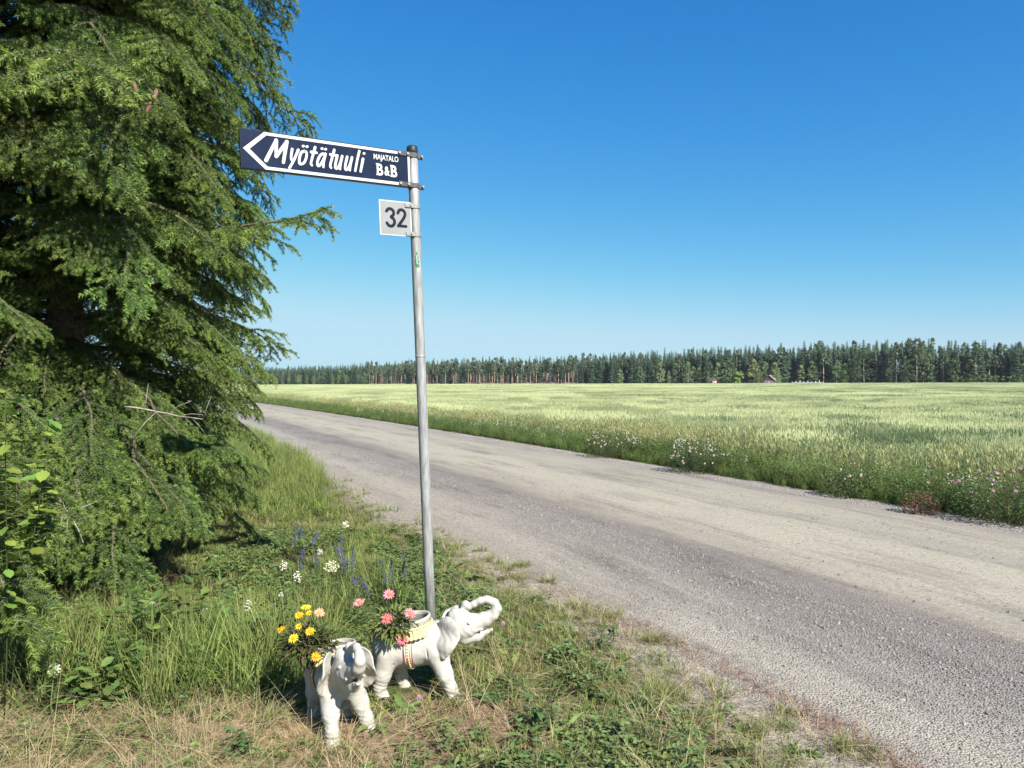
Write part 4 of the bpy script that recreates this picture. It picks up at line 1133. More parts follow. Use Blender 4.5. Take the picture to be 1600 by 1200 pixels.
def clamp(z, dark, ext, arm, nbolt):
    c = link('clamp', None, post); c.empty_display_size = .03
    c.matrix_local = panel_matrix(on_pole(z) - off)
    mt = M_DARK if dark else M_LIGHTBR; hh = .014 if dark else .0125
    m = MB(); V, F = lathe([(PR + .0005, -hh), (PR + .0045, -hh), (PR + .0045, hh), (PR + .0005, hh)], 28); m.add(V, F)
    if ext: m.add(*box((PR + .018, -.006, 0), (.018, .003, hh)), ).add(*box((PR + .018, .006, 0), (.018, .003, hh)))
    m.add(*box((-PR - arm / 2 + .004, -.0325, 0), (arm / 2, .0018, hh * .95)))
    m.add(*box((-PR + .006, -.018, 0), (.005, .016, hh * .9)))
    link('band', m.mesh('clamp_band', mt), c)
    for i in range(nbolt): link('bolt', bm_d if dark else bm_l, c, (-PR - arm * (.22 + .62 * i), -.0345, 0))
    if ext:
        m = MB(); m.add(*tube([[PR + .024, -.022, 0], [PR + .024, .016, 0]], .007, 8)); link('bolt', m.mesh('through_bolt', M_LIGHTBR), c)
clamp(2.875, True, True, .085, 2); clamp(2.693, True, True, .085, 2)
# number plate
NW, NH = .205, .205
nend = on_pole(2.485) - SX * .036 - SY * .026
norg = nend - SX * NW - SZ * (NH / 2) - off
plate = link('number_plate', None, post); plate.empty_display_size = .05
plate.matrix_local = panel_matrix(norg)
m = MB(); m.add(*box((NW / 2, .001, NH / 2), (NW / 2, .001, NH / 2))); link('plate', m.mesh('plate', M_WHITE), plate)
m = MB(); m.add(*box((NW / 2, -.0006, NH / 2), (NW / 2 - .007, .0005, NH / 2 - .006))); link('plate_face', m.mesh('plate_face', M_GREY), plate)
dm = MB()
d3 = [(.0, .088), (.010, .102), (.030, .104), (.046, .090), (.044, .066), (.022, .055), (.046, .046), (.050, .020), (.034, .0), (.010, .002), (.0, .018)]
d2 = [(.0, .082), (.008, .100), (.028, .105), (.046, .092), (.046, .068), (.024, .036), (.0, .006)]
for off_x, st in ((.045, d3), (.117, d2)): ribbon(dm, [(off_x + x, .052 + z) for x, z in st], .0185, 1, -.0016)
ribbon(dm, [(.117 - .001, .0585), (.117 + .05, .0585)], .0165, 3, -.0016)
link('digits', dm.mesh('digits', M_GLYPH), plate)
clamp(2.568, False, False, .05, 1); clamp(2.398, False, False, .05, 1)

# ------------------------------------------------------------------ elephant planters
def sd_cone(p, a, b, r0, r1):
    a, b = np.array(a), np.array(b); ba = b - a; t = np.clip(((p - a) @ ba) / (ba @ ba), 0, 1)
    return np.linalg.norm(p - a - t[..., None] * ba, axis=-1) - (r0 + (r1 - r0) * t)
def sd_ell(p, c, r, M=None):
    q = p - np.array(c)
    if M is not None: q = q @ M
    r = np.array(r); k0 = np.linalg.norm(q / r, axis=-1); k1 = np.linalg.norm(q / (r * r), axis=-1) + 1e-9
    return k0 * (k0 - 1) / k1
def smin(a, b, k):
    h = np.clip(.5 + .5 * (b - a) / k, 0, 1)
    return b * (1 - h) + a * h - k * h * (1 - h)
def smax(a, b, k): return -smin(-a, -b, k)
def rot_m(ax, ang): return np.array(Matrix.Rotation(ang, 3, ax))
TRUNK = [((.225, 0, .325), .052), ((.275, 0, .343), .044), ((.325, 0, .364), .035), ((.362, 0, .388), .028), ((.380, 0, .418), .0225), ((.368, 0, .446), .0195), ((.336, 0, .459), .0175), ((.300, 0, .452), .0162), ((.268, 0, .436), .0150), ((.242, 0, .424), .0160), ((.228, 0, .431), .0215)]
LEGS = [  # right front forward, left front back, right hind, left hind
    [((.098, -.052, .215), .056), ((.138, -.060, .120), .0375), ((.168, -.062, .05), .027), ((.178, -.062, .018), .0295)],
    [((.088, .056, .21), .054), ((.098, .084, .125), .0375), ((.108, .110, .055), .0285), ((.116, .116, .018), .031)],
    [((-.138, -.054, .205), .060), ((-.160, -.062, .11), .0385), ((-.174, -.062, .05), .028), ((-.172, -.062, .018), .030)],
    [((-.122, .054, .20), .058), ((-.107, .064, .11), .038), ((-.095, .066, .05), .028), ((-.090, .066, .018), .030)]]
def body_sdf(p):
    d = sd_ell(p, (-.045, 0, .230), (.165, .100, .098))
    d = smin(d, sd_ell(p, (-.118, 0, .236), (.092, .090, .088)), .05)
    d = smin(d, sd_ell(p, (.085, 0, .246), (.080, .084, .090)), .05)
    for L in LEGS:
        for (a, ra), (b, rb) in zip(L[:-1], L[1:]): d = smin(d, sd_cone(p, a, b, ra, rb), .020)
        f = np.array(L[-1][0])
        d = smin(d, sd_cone(p, f + [0, 0, .006], f + [.006, 0, -.008], .029, .034), .006)
    return d
def ele_sdf(p):
    d = body_sdf(p)
    d = smin(d, sd_cone(p, (.10, 0, .275), (.19, 0, .318), .074, .060), .035)           # neck
    hd = sd_ell(p, (.205, 0, .335), (.074, .058, .072))
    hd = smin(hd, sd_ell(p, (.185, .026, .385), (.038, .028, .034)), .02)
    hd = smin(hd, sd_ell(p, (.185, -.026, .385), (.038, .028, .034)), .02)
    for s in (-1, 1): hd = smin(hd, sd_ell(p, (.245, s * .034, .322), (.034, .020, .028)), .016)   # cheeks
    d = smin(d, hd, .02)
    # trunk
    tr = None
    for (a, ra), (b, rb) in zip(TRUNK[:-1], TRUNK[1:]):
        q = sd_cone(p, a, b, ra, rb); tr = q if tr is None else smin(tr, q, .008)
    ph = np.arctan2(p[..., 2] - .41, p[..., 0] - .32)
    tr = tr + .0007 * np.maximum(np.sin(ph * 44), -.5) * (p[..., 0] > .29)
    d = smin(d, tr, .022)
    # lower jaw with open mouth
    jaw = smin(sd_cone(p, (.225, 0, .280), (.288, 0, .284), .042, .027), sd_cone(p, (.288, 0, .284), (.352, 0, .316), .026, .010), .012)
    d = smin(d, jaw, .008)
    d = smax(d, -sd_cone(p, (.290, 0, .310), (.375, 0, .340), .0095, .015), .003)
    # ears: curved flaps swept back
    for s in (-1, 1):
        M = rot_m('Z', s * R(34)) @ rot_m('X', s * R(14))
        c = (.148, s * .090, .312)
        q = (p - np.array(c)) @ M
        bend = q[..., 0] ** 2 * 2.2 + .006 * np.sin(q[..., 2] * 55 + 1)
        q2 = q.copy(); q2[..., 1] = q[..., 1] + s * bend
        e = sd_ell(q2, (.0, 0, -.002), (.074, .0115, .090))
        e = smin(e, sd_ell(q2, (-.006, 0, -.062), (.036, .0105, .046)), .015)
        e = smax(e, -sd_ell(q2, (.0, s * .016, .0), (.056, .0085, .070)), .004)
        d = smin(d, e, .006)
        d = smin(d, sd_ell(p, (.252, s * .053, .360), (.009, .007, .0075)), .002)            # eye
        d = smax(d, -sd_cone(p, (.236, s * .060, .3725), (.264, s * .050, .3715), .0030, .0024), .002)
        # tusk stub
        d = smin(d, sd_cone(p, (.280, s * .034, .320), (.316, s * .040, .328), .0095, .0055), .003)
    # toes
    for L in LEGS:
        f = np.array(L[-1][0])
        for a in (-.7, 0, .7): d = smin(d, sd_ell(p, f + [.034 * math.cos(a), .034 * math.sin(a), -.008], (.010, .009, .011)), .003)
    # tail
    for a, b in (((-.20, 0, .27), (-.222, .01, .22)), ((-.222, .01, .22), (-.215, .02, .15))): d = smin(d, sd_cone(p, a, b, .013, .010), .012)
    # creases
    d = d + .0011 * np.sin(p[..., 2] * 330 + 3 * np.sin(p[..., 0] * 40)) * (p[..., 2] < .085)
    # carved creases at shoulder, knee and ankle
    for s in (-1, 1):
        d = smax(d, -sd_cone(p, (.052, s * .098, .26), (.075, s * .085, .165), .0035, .003), .004)
        d = smax(d, -sd_cone(p, (-.088, s * .098, .25), (-.105, s * .088, .165), .0035, .003), .004)
    for L in LEGS:
        k_ = np.array(L[1][0]); d = d + .0016 * np.exp(-((p[..., 2] - k_[2] - .006 * np.sin(p[..., 0] * 90)) / .0035) ** 2) * (np.hypot(p[..., 0] - k_[0], p[..., 1] - k_[1]) < .06)
        k_ = np.array(L[-1][0]); d = d + .0022 * np.exp(-((p[..., 2] - .036) / .003) ** 2) * (np.hypot(p[..., 0] - k_[0], p[..., 1] - k_[1]) < .06)
    # hide folds
    d = d + .0011 * np.sin(p[..., 0] * 60 + 2.2 * np.sin(p[..., 2] * 31 + 4 * p[..., 1])) * np.sin(p[..., 2] * 47 + 1.3) + .0008 * np.sin(p[..., 0] * 170 + 3 * np.sin(p[..., 2] * 60)) * (p[..., 0] > .12)
    # well for the pot
    d = smax(d, -(np.maximum(np.hypot(p[..., 0] + .035, p[..., 1]) - .088, .25 - p[..., 2])), .004)
    return np.maximum(d, -.002 - p[..., 2] + 0 * d)
def surface_nets(f, lo, hi, h):
    n = [int((b - a) / h) + 1 for a, b in zip(lo, hi)]
    ax = [lo[i] + h * np.arange(n[i]) for i in range(3)]
    G = np.stack(np.meshgrid(*ax, indexing='ij'), -1)
    D = np.concatenate([f(G[i:i + 12]) for i in range(0, n[0], 12)])
    nx, ny, nz = [k - 1 for k in n]
    acc = np.zeros((nx, ny, nz, 3)); cnt = np.zeros((nx, ny, nz))
    cor = [(i, j, k) for i in (0, 1) for j in (0, 1) for k in (0, 1)]
    sl = lambda c: D[c[0]:c[0] + nx, c[1]:c[1] + ny, c[2]:c[2] + nz]
    for a in cor:
        for axi in range(3):
            if a[axi]: continue
            b = list(a); b[axi] = 1; da, db = sl(a), sl(b); x = (da < 0) != (db < 0)
            t = np.where(x, da / np.where(x, da - db, 1), 0)
            pt = np.zeros((nx, ny, nz, 3)) + np.array(a); pt[..., axi] += t
            acc += pt * x[..., None]; cnt += x
    act = cnt > 0; idx = -np.ones(act.shape, int); idx[act] = np.arange(act.sum())
    cell = np.stack(np.meshgrid(np.arange(nx), np.arange(ny), np.arange(nz), indexing='ij'), -1)
    V = (cell[act] + acc[act] / cnt[act][:, None]) * h + np.array(lo)
    Q = []
    S = D < 0
    for axi in range(3):
        s0 = [slice(None)] * 3; s1 = [slice(None)] * 3; s0[axi] = slice(0, -1); s1[axi] = slice(1, None)
        A, Bq = S[tuple(s0)], S[tuple(s1)]
        ed = np.argwhere(A != Bq); u, v = (axi + 1) % 3, (axi + 2) % 3
        ok = (ed[:, u] > 0) & (ed[:, v] > 0) & (ed[:, u] < n[u] - 1) & (ed[:, v] < n[v] - 1); ed = ed[ok]
        ins = A[tuple(ed.T)]
        q = []
        for du, dv in ((-1, -1), (0, -1), (0, 0), (-1, 0)):
            c = ed.copy(); c[:, u] += du; c[:, v] += dv; q.append(idx[tuple(c.T)])
        q = np.stack(q, 1); q = np.where(ins[:, None], q, q[:, ::-1]); Q.append(q)
    return V, np.concatenate(Q)
eV, eF = surface_nets(ele_sdf, (-.26, -.20, -.012), (.43, .20, .505), .0038)
print('elephant', len(eV), len(eF))
def plaster(name, dirt, amount):
    m, n, l, p = new_mat(name)
    tc = n.new('ShaderNodeTexCoord'); se = n.new('ShaderNodeSeparateXYZ'); l.new(tc.outputs['Object'], se.inputs[0])
    t = n.new('ShaderNodeTexNoise'); t.inputs['Scale'].default_value = 16; t.inputs['Detail'].default_value = 8; t.inputs['Roughness'].default_value = .65
    l.new(tc.outputs['Object'], t.inputs['Vector'])
    r = n.new('ShaderNodeValToRGB'); r.color_ramp.elements[0].position = .62 - amount; r.color_ramp.elements[1].position = .70
    r.color_ramp.elements[0].color = (.415, .395, .352, 1); r.color_ramp.elements[1].color = (*dirt, 1)
    e = r.color_ramp.elements.new(.64); e.color = (.35, .33, .285, 1)
    l.new(t.outputs['Fac'], r.inputs[0])
    # splashed earth and moss low on the legs
    mr = n.new('ShaderNodeMapRange'); mr.inputs[1].default_value = .13; mr.inputs[2].default_value = .0; mr.inputs[3].default_value = 0; mr.inputs[4].default_value = .8
    l.new(se.outputs[2], mr.inputs[0])
    t2 = n.new('ShaderNodeTexNoise'); t2.inputs['Scale'].default_value = 34; t2.inputs['Detail'].default_value = 6; l.new(tc.outputs['Object'], t2.inputs['Vector'])
    mr2 = n.new('ShaderNodeMapRange'); mr2.inputs[1].default_value = .42; mr2.inputs[2].default_value = .62; l.new(t2.outputs['Fac'], mr2.inputs[0])
    mu = n.new('ShaderNodeMath'); mu.operation = 'MULTIPLY'; l.new(mr.outputs[0], mu.inputs[0]); l.new(mr2.outputs[0], mu.inputs[1])
    mx = n.new('ShaderNodeMix'); mx.data_type = 'RGBA'; l.new(mu.outputs[0], mx.inputs[0]); l.new(r.outputs[0], mx.inputs[6]); mx.inputs[7].default_value = (.27, .25, .17, 1)
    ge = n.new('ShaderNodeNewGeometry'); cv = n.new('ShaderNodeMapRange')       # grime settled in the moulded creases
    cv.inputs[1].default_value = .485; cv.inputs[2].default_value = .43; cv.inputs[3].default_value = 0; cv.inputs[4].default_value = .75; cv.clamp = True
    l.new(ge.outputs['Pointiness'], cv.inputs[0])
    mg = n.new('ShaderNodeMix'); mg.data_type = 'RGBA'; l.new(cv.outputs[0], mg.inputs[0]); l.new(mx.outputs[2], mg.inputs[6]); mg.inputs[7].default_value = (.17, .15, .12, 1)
    l.new(mg.outputs[2], p.inputs['Base Color'])
    p.inputs['Roughness'].default_value = .6; p.inputs['Specular IOR Level'].default_value = .25
    b = n.new('ShaderNodeBump'); b.inputs['Strength'].default_value = .5; b.inputs['Distance'].default_value = .004
    t3 = n.new('ShaderNodeTexNoise'); t3.inputs['Scale'].default_value = 55; t3.inputs['Detail'].default_value = 5; l.new(tc.outputs['Object'], t3.inputs['Vector'])
    l.new(t3.outputs['Fac'], b.inputs['Height']); l.new(b.outputs[0], p.inputs['Normal'])
    return m
M_PLA = plaster('white_plaster', (.37, .345, .29), .10)
M_PLB = plaster('weathered_shaded_plaster', (.25, .235, .205), .33)  # weathering, its grey blotches spread wider to stand in for shadow
M_YEL = noisy('yellow_fringe_paint', (.38, .33, .12), (.50, .46, .27), 20, .6, .2, 60)
M_SOIL = noisy('potting_soil', (.02, .014, .012), (.07, .05, .04), 60, .95, 1.0, 120)
M_RED = noisy('red_paint', (.30, .05, .05), (.42, .10, .09), 40, .6)
M_ORN = noisy('ornament_paint', (.48, .42, .30), (.68, .63, .52), 60, .6, .4, 120)
M_INNER = noisy('pot_inside', (.10, .095, .09), (.25, .23, .21), 20, .8)
def strap_strip(x0, x1, nth, off_, side, span):
    """band lying on the flank between two x positions, found on the body surface"""
    th = np.linspace(span[0], span[1], nth); V = []
    for t in th:
        for x in (x0, x1):
            c = np.array([x + .012 * (t - span[0]) / (span[1] - span[0]), 0, .225]); d = np.array([0, side * math.cos(t), math.sin(t)])
            rr = np.linspace(.03, .2, 240); v = body_sdf(c + d * rr[:, None]); k = np.argmax(v > 0); V.append(c + d * (rr[k] + off_))
    q = [[2 * i, 2 * i + 1, 2 * i + 3, 2 * i + 2] for i in range(nth - 1)]
    return np.array(V), np.array(q)
def elephant(loc, heading, mat, label):
    e = empty('elephant_planter', loc, label, 'planter', 'pair of elephant shaped planters', heading)
    m = MB(); m.add(eV, eF); link('body', m.mesh('elephant_body', mat, True), e)
    tl = R(-9)                     # pot mouth tips back a little, front edge higher
    def tilt(o): o.rotation_euler = (0, tl, 0); o.location = (-.035, 0, .30); return o
    m = MB(); m.add(*lathe([(.089, -.085), (.092, -.03), (.094, .03), (.098, .048), (.103, .055), (.1045, .062), (.101, .068), (.094, .068), (.089, .061), (.087, .03), (.085, -.03)], 56)); tilt(link('pot', m.mesh('pot', mat, True), e))
    m = MB(); m.add(*lathe([(.0868, .052), (.0845, .02), (.083, -.02), (.0, -.022)], 40)); tilt(link('pot_lining', m.mesh('pot_lining', M_INNER, True), e))
    m = MB(); V, F = lathe([(.0835, .012), (.07, .018), (.05, .02), (.03, .024), (.012, .022), (.0001, .023)], 40); V[:, 2] += np.random.default_rng(3).normal(0, .003, len(V)); m.add(V, F); tilt(link('soil', m.mesh('soil', M_SOIL, True), e))
    # pleated fringe
    k = 34 * 6; a = np.linspace(0, 2 * np.pi, k, endpoint=False); pl = np.abs(np.sin(a * 17)) ** .6
    rows = [(.0955, .034, 0), (.101, .036, .3), (.104, .022, 1), (.110, .004, 1), (.115, -.012, 1), (.112, -.016, .8), (.102, -.010, .2)]
    V = np.concatenate([np.stack([(r_ + .0055 * w * pl) * np.cos(a), (r_ + .0055 * w * pl) * np.sin(a), z + (.004 * (1 - pl) if i >= 4 else 0) + 0 * a], -1) for i, (r_, z, w) in enumerate(rows)])
    ii, jj = np.meshgrid(np.arange(len(rows) - 1), np.arange(k), indexing='ij'); a0 = ii * k + jj; a1 = ii * k + (jj + 1) % k
    m = MB(); m.add(V, np.stack([a1, a0, a0 + k, a1 + k], -1).reshape(-1, 4)); tilt(link('fringe', m.mesh('fringe', M_YEL, False), e))
    m = MB(); V, F = tube(np.stack([.1055 * np.cos(np.linspace(0, 2 * np.pi, 61)), .1055 * np.sin(np.linspace(0, 2 * np.pi, 61)), np.full(61, .034)], -1), .0055, 8, False); m.add(V, F); tilt(link('fringe_cord', m.mesh('fringe_cord', M_YEL, True), e))
    for s in (-1, 1):
        m = MB(); V, F = strap_strip(-.052, -.016, 22, .0045, s, (.55, -1.05)); m.add(V, F if s < 0 else F[:, ::-1])
        st = link('strap', m.mesh('strap', M_ORN, True), e)
        for xa, xb in ((-.054, -.050), (-.044, -.0415), (-.0265, -.024), (-.018, -.014)):
            m = MB(); V, F = strap_strip(xa, xb, 22, .0062, s, (.55, -1.05)); m.add(V, F if s < 0 else F[:, ::-1]); link('strap_border', m.mesh('strap_border', M_RED), st)
        V, F = strap_strip(-.040, -.028, 12, .0052, s, (.5, -1.0)); C = V.reshape(-1, 2, 3).mean(1); V0, F0 = ico(1)
        m = MB()
        for c in C: m.add(V0 * [.0055, .004, .0065] + c, F0)
        link('strap_ornament', m.mesh('strap_ornament', M_YEL, True), st)
        V, F = strap_strip(-.036, -.032, 2, .004, s, (-1.05, -1.09)); c = V.mean(0); m = MB(); m.add(V0 * [.022, .006, .008] + c, F0); link('strap_tassel', m.mesh('strap_tassel', M_ORN, True), st)
    return e
EA = elephant((-.452, 3.60, float(hgt(-.452, 3.6)) - .005), R(-4), M_PLA, 'white elephant planter in profile, trunk curled up, pot of pink flowers')
EB = elephant((-.772, 3.27, float(hgt(-.772, 3.27)) - .005), R(-62), M_PLB, 'weathered white elephant planter facing the viewer, pot of yellow flowers')
EB.scale = (.95, .95, .96)

# ------------------------------------------------------------------ flowers and single plants
def daisy_mesh(name, n, rad, col, r, cup=.35, wid=.34):
    m = MB(); a = np.arange(n) * 2 * np.pi / n + r.uniform(-.1, .1, n)
    D = np.stack([np.cos(a), np.sin(a), np.full(n, cup)], -1)
    V, F, C = leaves(np.stack([np.cos(a), np.sin(a), 0 * a], -1) * rad * .15, D, rad * r.uniform(.8, 1.05, n), rad * wid, col, r, .15, .1); m.add(V, F, C)
    return m.mesh(name, M_PETAL)
V0, F0 = ico(2)
def centre_mesh(col, q=.28, rad=.02):
    m = MB(); m.add(V0 * [rad * q, rad * q, rad * q * .6] + [0, 0, rad * .1], F0, col); return m.mesh('flower_centre', M_PETAL, True)
def potted(loc, name, label, heads, nleaf, spread, lcol, lL, lW, blob, cat='flowers', seed=1):
    r = np.random.default_rng(seed); e = empty(name, loc, label, cat)
    m = MB(); D = r.normal(0, 1, (nleaf, 3)); D /= np.linalg.norm(D, axis=1, keepdims=True)
    P = (np.array(blob) - np.array(loc)) + D * np.array(spread) * r.random((nleaf, 1)) ** .4
    D[:, 2] = D[:, 2] * .6 + .15
    lc = np.array(lcol)[r.integers(0, len(lcol), nleaf)]
    V, F, C = leaves(P, D, lL * r.uniform(.6, 1.3, nleaf), lW, lc, r, .3); m.add(V, F, C)
    for i in range(0, nleaf, 6): m.add(*tube([[0, 0, -.02], list(P[i] * .55 + [0, 0, .03]), list(P[i])], [.003, .0025, .0015], 4), (.09, .11, .04))
    link('foliage', m.mesh('foliage', M_LEAF), e)
    L0 = np.array(loc)
    for (wx, wy, wz, mesh, cmesh, rx, ry) in heads:
        p = np.array([wx, wy, wz]) - L0
        m = MB(); m.add(*tube([list(p * [.25, .25, 0]), list(p * [.6, .6, .55]), list(p)], [.0028, .0025, .002], 5), (.10, .13, .045)); link('stem', m.mesh('stem', M_LEAF, True), e)
        f = link('flower', mesh, e, tuple(p), (rx, ry, 0))
        if cmesh: link('flower_centre', cmesh, f)
    return e
rp = np.random.default_rng(31)
def px(u, v, d): return ((u - 800) / 1164 * d, d, 1.5 - (v - 600) / 1164 * d)
pk = [daisy_mesh('flower', 15, .029, c, rp) for c in ((.72, .24, .30), (.66, .16, .20), (.74, .30, .34))]
yc, ye = centre_mesh((.45, .22, .03), .3, .034), centre_mesh((.62, .36, .02), .3, .03)
potA = tuple(np.array(EA.location) + np.array([-.06, 0, .315]))
potted(potA, 'pink_gazania', 'pink daisy like flowers growing in the pot of the profile elephant',
       [(*px(608, 929, 3.62), pk[0], yc, .7, .1), (*px(562, 942, 3.62), pk[2], yc, .5, -.2), (*px(605, 967, 3.43), pk[1], yc, .8, -.1), (*px(641, 959, 3.52), pk[0], yc, .6, .3), (*px(629, 998, 3.48), pk[1], yc, 1.3, .2)],
       380, (.10, .085, .07), [(.16, .23, .06), (.20, .27, .075), (.12, .18, .05)], .036, .014, px(613, 975, 3.52), seed=4)
yl = [daisy_mesh('flower', 13, .022, c, rp) for c in ((.85, .55, .02), (.80, .42, .02), (.88, .62, .03))]
ys = [daisy_mesh('flower', 11, .016, c, rp) for c in ((.85, .58, .02),)]
orp = daisy_mesh('flower', 13, .026, (.78, .36, .26), rp)
potB = (-.79, 3.30, .31)
potted(potB, 'yellow_gazania', 'yellow daisy like flowers with dark leaves growing in the front elephant pot',
       [(*px(485, 987, 3.15), yl[0], ye, .7, 0), (*px(459, 998, 3.13), yl[2], ye, .8, -.2), (*px(440, 984, 3.17), yl[1], ye, .5, -.4), (*px(468, 962, 3.25), yl[0], ye, .5, 0), (*px(478, 950, 3.29), yl[2], ye, .3, .1),
        (*px(467, 979, 3.19), ys[0], None, .8, 0), (*px(483, 958, 3.27), ys[0], None, .6, 0), (*px(499, 958, 3.27), orp, ye, .5, .3), (*px(494, 1026, 3.09), yl[1], ye, 1.0, .1)],
       560, (.125, .09, .08), [(.07, .105, .03), (.10, .135, .04), (.12, .085, .045), (.06, .09, .03)], .034, .014, px(482, 1006, 3.24), seed=6)

# cream umbels in the tall grass
def umbel_mesh(rad, hgt_, col, r, n=90):
    m = MB(); v, f = ico(1)
    for i in range(n):
        d = r.normal(0, 1, 3); d /= np.linalg.norm(d); p = d * [rad, rad, hgt_] * r.random() ** .4
        m.add(v * r.uniform(.0022, .0042) + p, f, np.array(col) * r.uniform(.85, 1.1))
    for i in range(14):
        d = r.normal(0, 1, 3); d[2] = abs(d[2]); d /= np.linalg.norm(d); m.add(*tube([[0, 0, -hgt_ * 1.3], list(d * [rad * .8, rad * .8, hgt_ * .6])], [.001, .0006], 3, False), (.14, .18, .06))
    return m.mesh('flower_head', M_PETAL)
UM = [umbel_mesh(.030, .022, (.66, .64, .42), rp, 120), umbel_mesh(.020, .022, (.70, .69, .56), rp, 70), umbel_mesh(.017, .026, (.72, .70, .55), rp, 55)]
def wildflower(u, v, d, kind, sc_, label, name='meadowsweet', cat='wildflower', group='cream wildflowers in the tall grass'):
    x, y, z = px(u, v, d); g = float(hgt(x, y)); H = z - g
    r = np.random.default_rng(int(u * 7 + v)); e = empty(name, (x, y, g), label, cat, group)
    P = [[r.normal(0, .03), r.normal(0, .03), -.02], [r.normal(0, .02), r.normal(0, .02), H * .5], [0, 0, H]]
    m = MB(); m.add(*tube(P, [.0032, .0026, .0018], 5), (.10, .14, .045)); link('stem', m.mesh('stem', M_LEAF, True), e)
    n = 16; a = r.uniform(0, 6.283, n); zz = r.uniform(.1, .85, n) * H
    m = MB(); V, F, C = leaves(np.stack([0 * a, 0 * a, zz], -1), np.stack([np.cos(a), np.sin(a), r.uniform(.0, .8, n)], -1), r.uniform(.04, .085, n), .024, (.085, .13, .04), r); m.add(V, F, C); link('foliage', m.mesh('foliage', M_LEAF), e)
    link('flower_head', UM[kind], e, (0, 0, H), (r.uniform(-.2, .4), r.uniform(-.2, .2), r.uniform(0, 6)), sc_)
wildflower(518, 886, 4.6, 0, 1.55, 'largest cream flower head in the grass above the front elephant')
wildflower(540, 820, 5.3, 1, 1.2, 'cream flower head nearest the pole, highest of the grass flowers')
wildflower(500, 863, 4.9, 1, 1.0, 'small white flower head just above left of the largest cream one')
wildflower(443, 884, 4.8, 2, 1.4, 'white flower spike at the left of the flower group, below the spruce tips')
wildflower(465, 902, 4.6, 2, 1.5, 'white flower spike below the left one, between it and the largest head')
wildflower(387, 946, 4.4, 2, 1.3, 'white flower spike standing alone left of the yellow potted flowers')
wildflower(440, 932, 4.4, 2, 1.0, 'thin pale flower spike above the yellow potted flowers')
wildflower(318, 952, 4.4, 2, 1.1, 'small white flower in the shade right of the lowest spruce sprays')
wildflower(240, 945, 4.5, 2, 1.2, 'white flower against the dark hollow under the spruce')
wildflower(85, 1047, 3.25, 1, 1.2, 'white flower head nearest the lower left corner below the spruce spray')
# blue vetch
def vetch(u, v, d, n, sp, label):
    x, y, z = px(u, v, d); g = float(hgt(x, y)); H = max(.15, z - g); r = np.random.default_rng(int(u + v))
    e = empty('blue_vetch', (x, y, g), label, 'wildflower', 'blue flower clumps left of the pole')
    st, fl, fo = MB(), MB(), MB()
    heads = []
    for i in range(n):
        p = np.array([r.normal(0, sp), r.normal(0, sp), H * r.uniform(.75, 1.1)]); b = p * [.4, .4, 0]
        st.add(*tube([list(b), list((b + p) / 2 + [0, 0, .03]), list(p)], [.002, .0016, .001], 4, False), (.09, .13, .05)); heads.append(p)
        k = 9; a = r.uniform(0, 6.283, k); t = r.uniform(.2, .9, k)[:, None]; V, F, C = leaves(b * (1 - t) + p * t, np.stack([np.cos(a), np.sin(a), r.uniform(0, .6, k)], -1), .04, .009, (.085, .125, .05), r); fo.add(V, F, C)
    link('stem', st.mesh('stem', M_LEAF), e); link('foliage', fo.mesh('foliage', M_LEAF), e)
    for p in heads: link('flower_spike', VS, e, tuple(p), (r.uniform(-.4, .4), r.uniform(-.4, .4), r.uniform(0, 6)), r.uniform(.7, 1.2))
m = MB(); v1, f1 = ico(1)
for i in range(26): 
    t = i / 26; a = i * 2.4; m.add(v1 * [.0030, .0030, .0045] + [.008 * (1 - .6 * t) * math.cos(a), .010 * (1 - .6 * t) * math.sin(a), -.03 + .075 * t], f1, np.array((.10, .105, .22)) * rp.uniform(.7, 1.3))
VS = m.mesh('flower_spike', M_PETAL)
vetch(520, 856, 5.0, 14, .11, 'largest dusky blue flower clump beside the cream flower head')
vetch(470, 838, 5.4, 5, .10, 'faint blue flowers behind the white spikes, near the spruce')
vetch(600, 884, 4.7, 9, .14, 'blue flower clump just left of the pole above the pink flowers')
vetch(565, 908, 4.5, 5, .09, 'few blue flowers above the pink potted flowers')

# broad leaved plants at left, each leaf its own piece
def one_leaf(L, W, col, r, name='leaf'):
    m = MB(); n = 7; t = np.linspace(0, 1, n); w = W * np.sin(np.pi * np.clip(t * .93 + .04, 0, 1)) ** .8
    V = []
    for i in range(n):
        z = -.25 * L * t[i] ** 2
        for s in (-1, -.5, 0, .5, 1): V.append((L * t[i], s * w[i] / 2, z + .12 * W * abs(s) - .004 * (i % 2) * abs(s)))
    q = [[i * 5 + j, (i + 1) * 5 + j, (i + 1) * 5 + j + 1, i * 5 + j + 1] for i in range(n - 1) for j in range(4)]
    m.add(V, q, np.array(col)); m.add(*tube([(-.03, 0, .0), (0, 0, 0)], [.0015, .0012], 4), np.array(col) * .8)
    return m.mesh(name, M_LEAF, True)
LF = [one_leaf(.08, .05, (.17, .245, .045), rp), one_leaf(.07, .045, (.20, .27, .05), rp), one_leaf(.085, .05, (.13, .20, .04), rp)]
LG = [one_leaf(.075, .05, (.105, .17, .045), rp), one_leaf(.065, .042, (.13, .20, .05), rp), one_leaf(.058, .036, (.085, .145, .04), rp)]
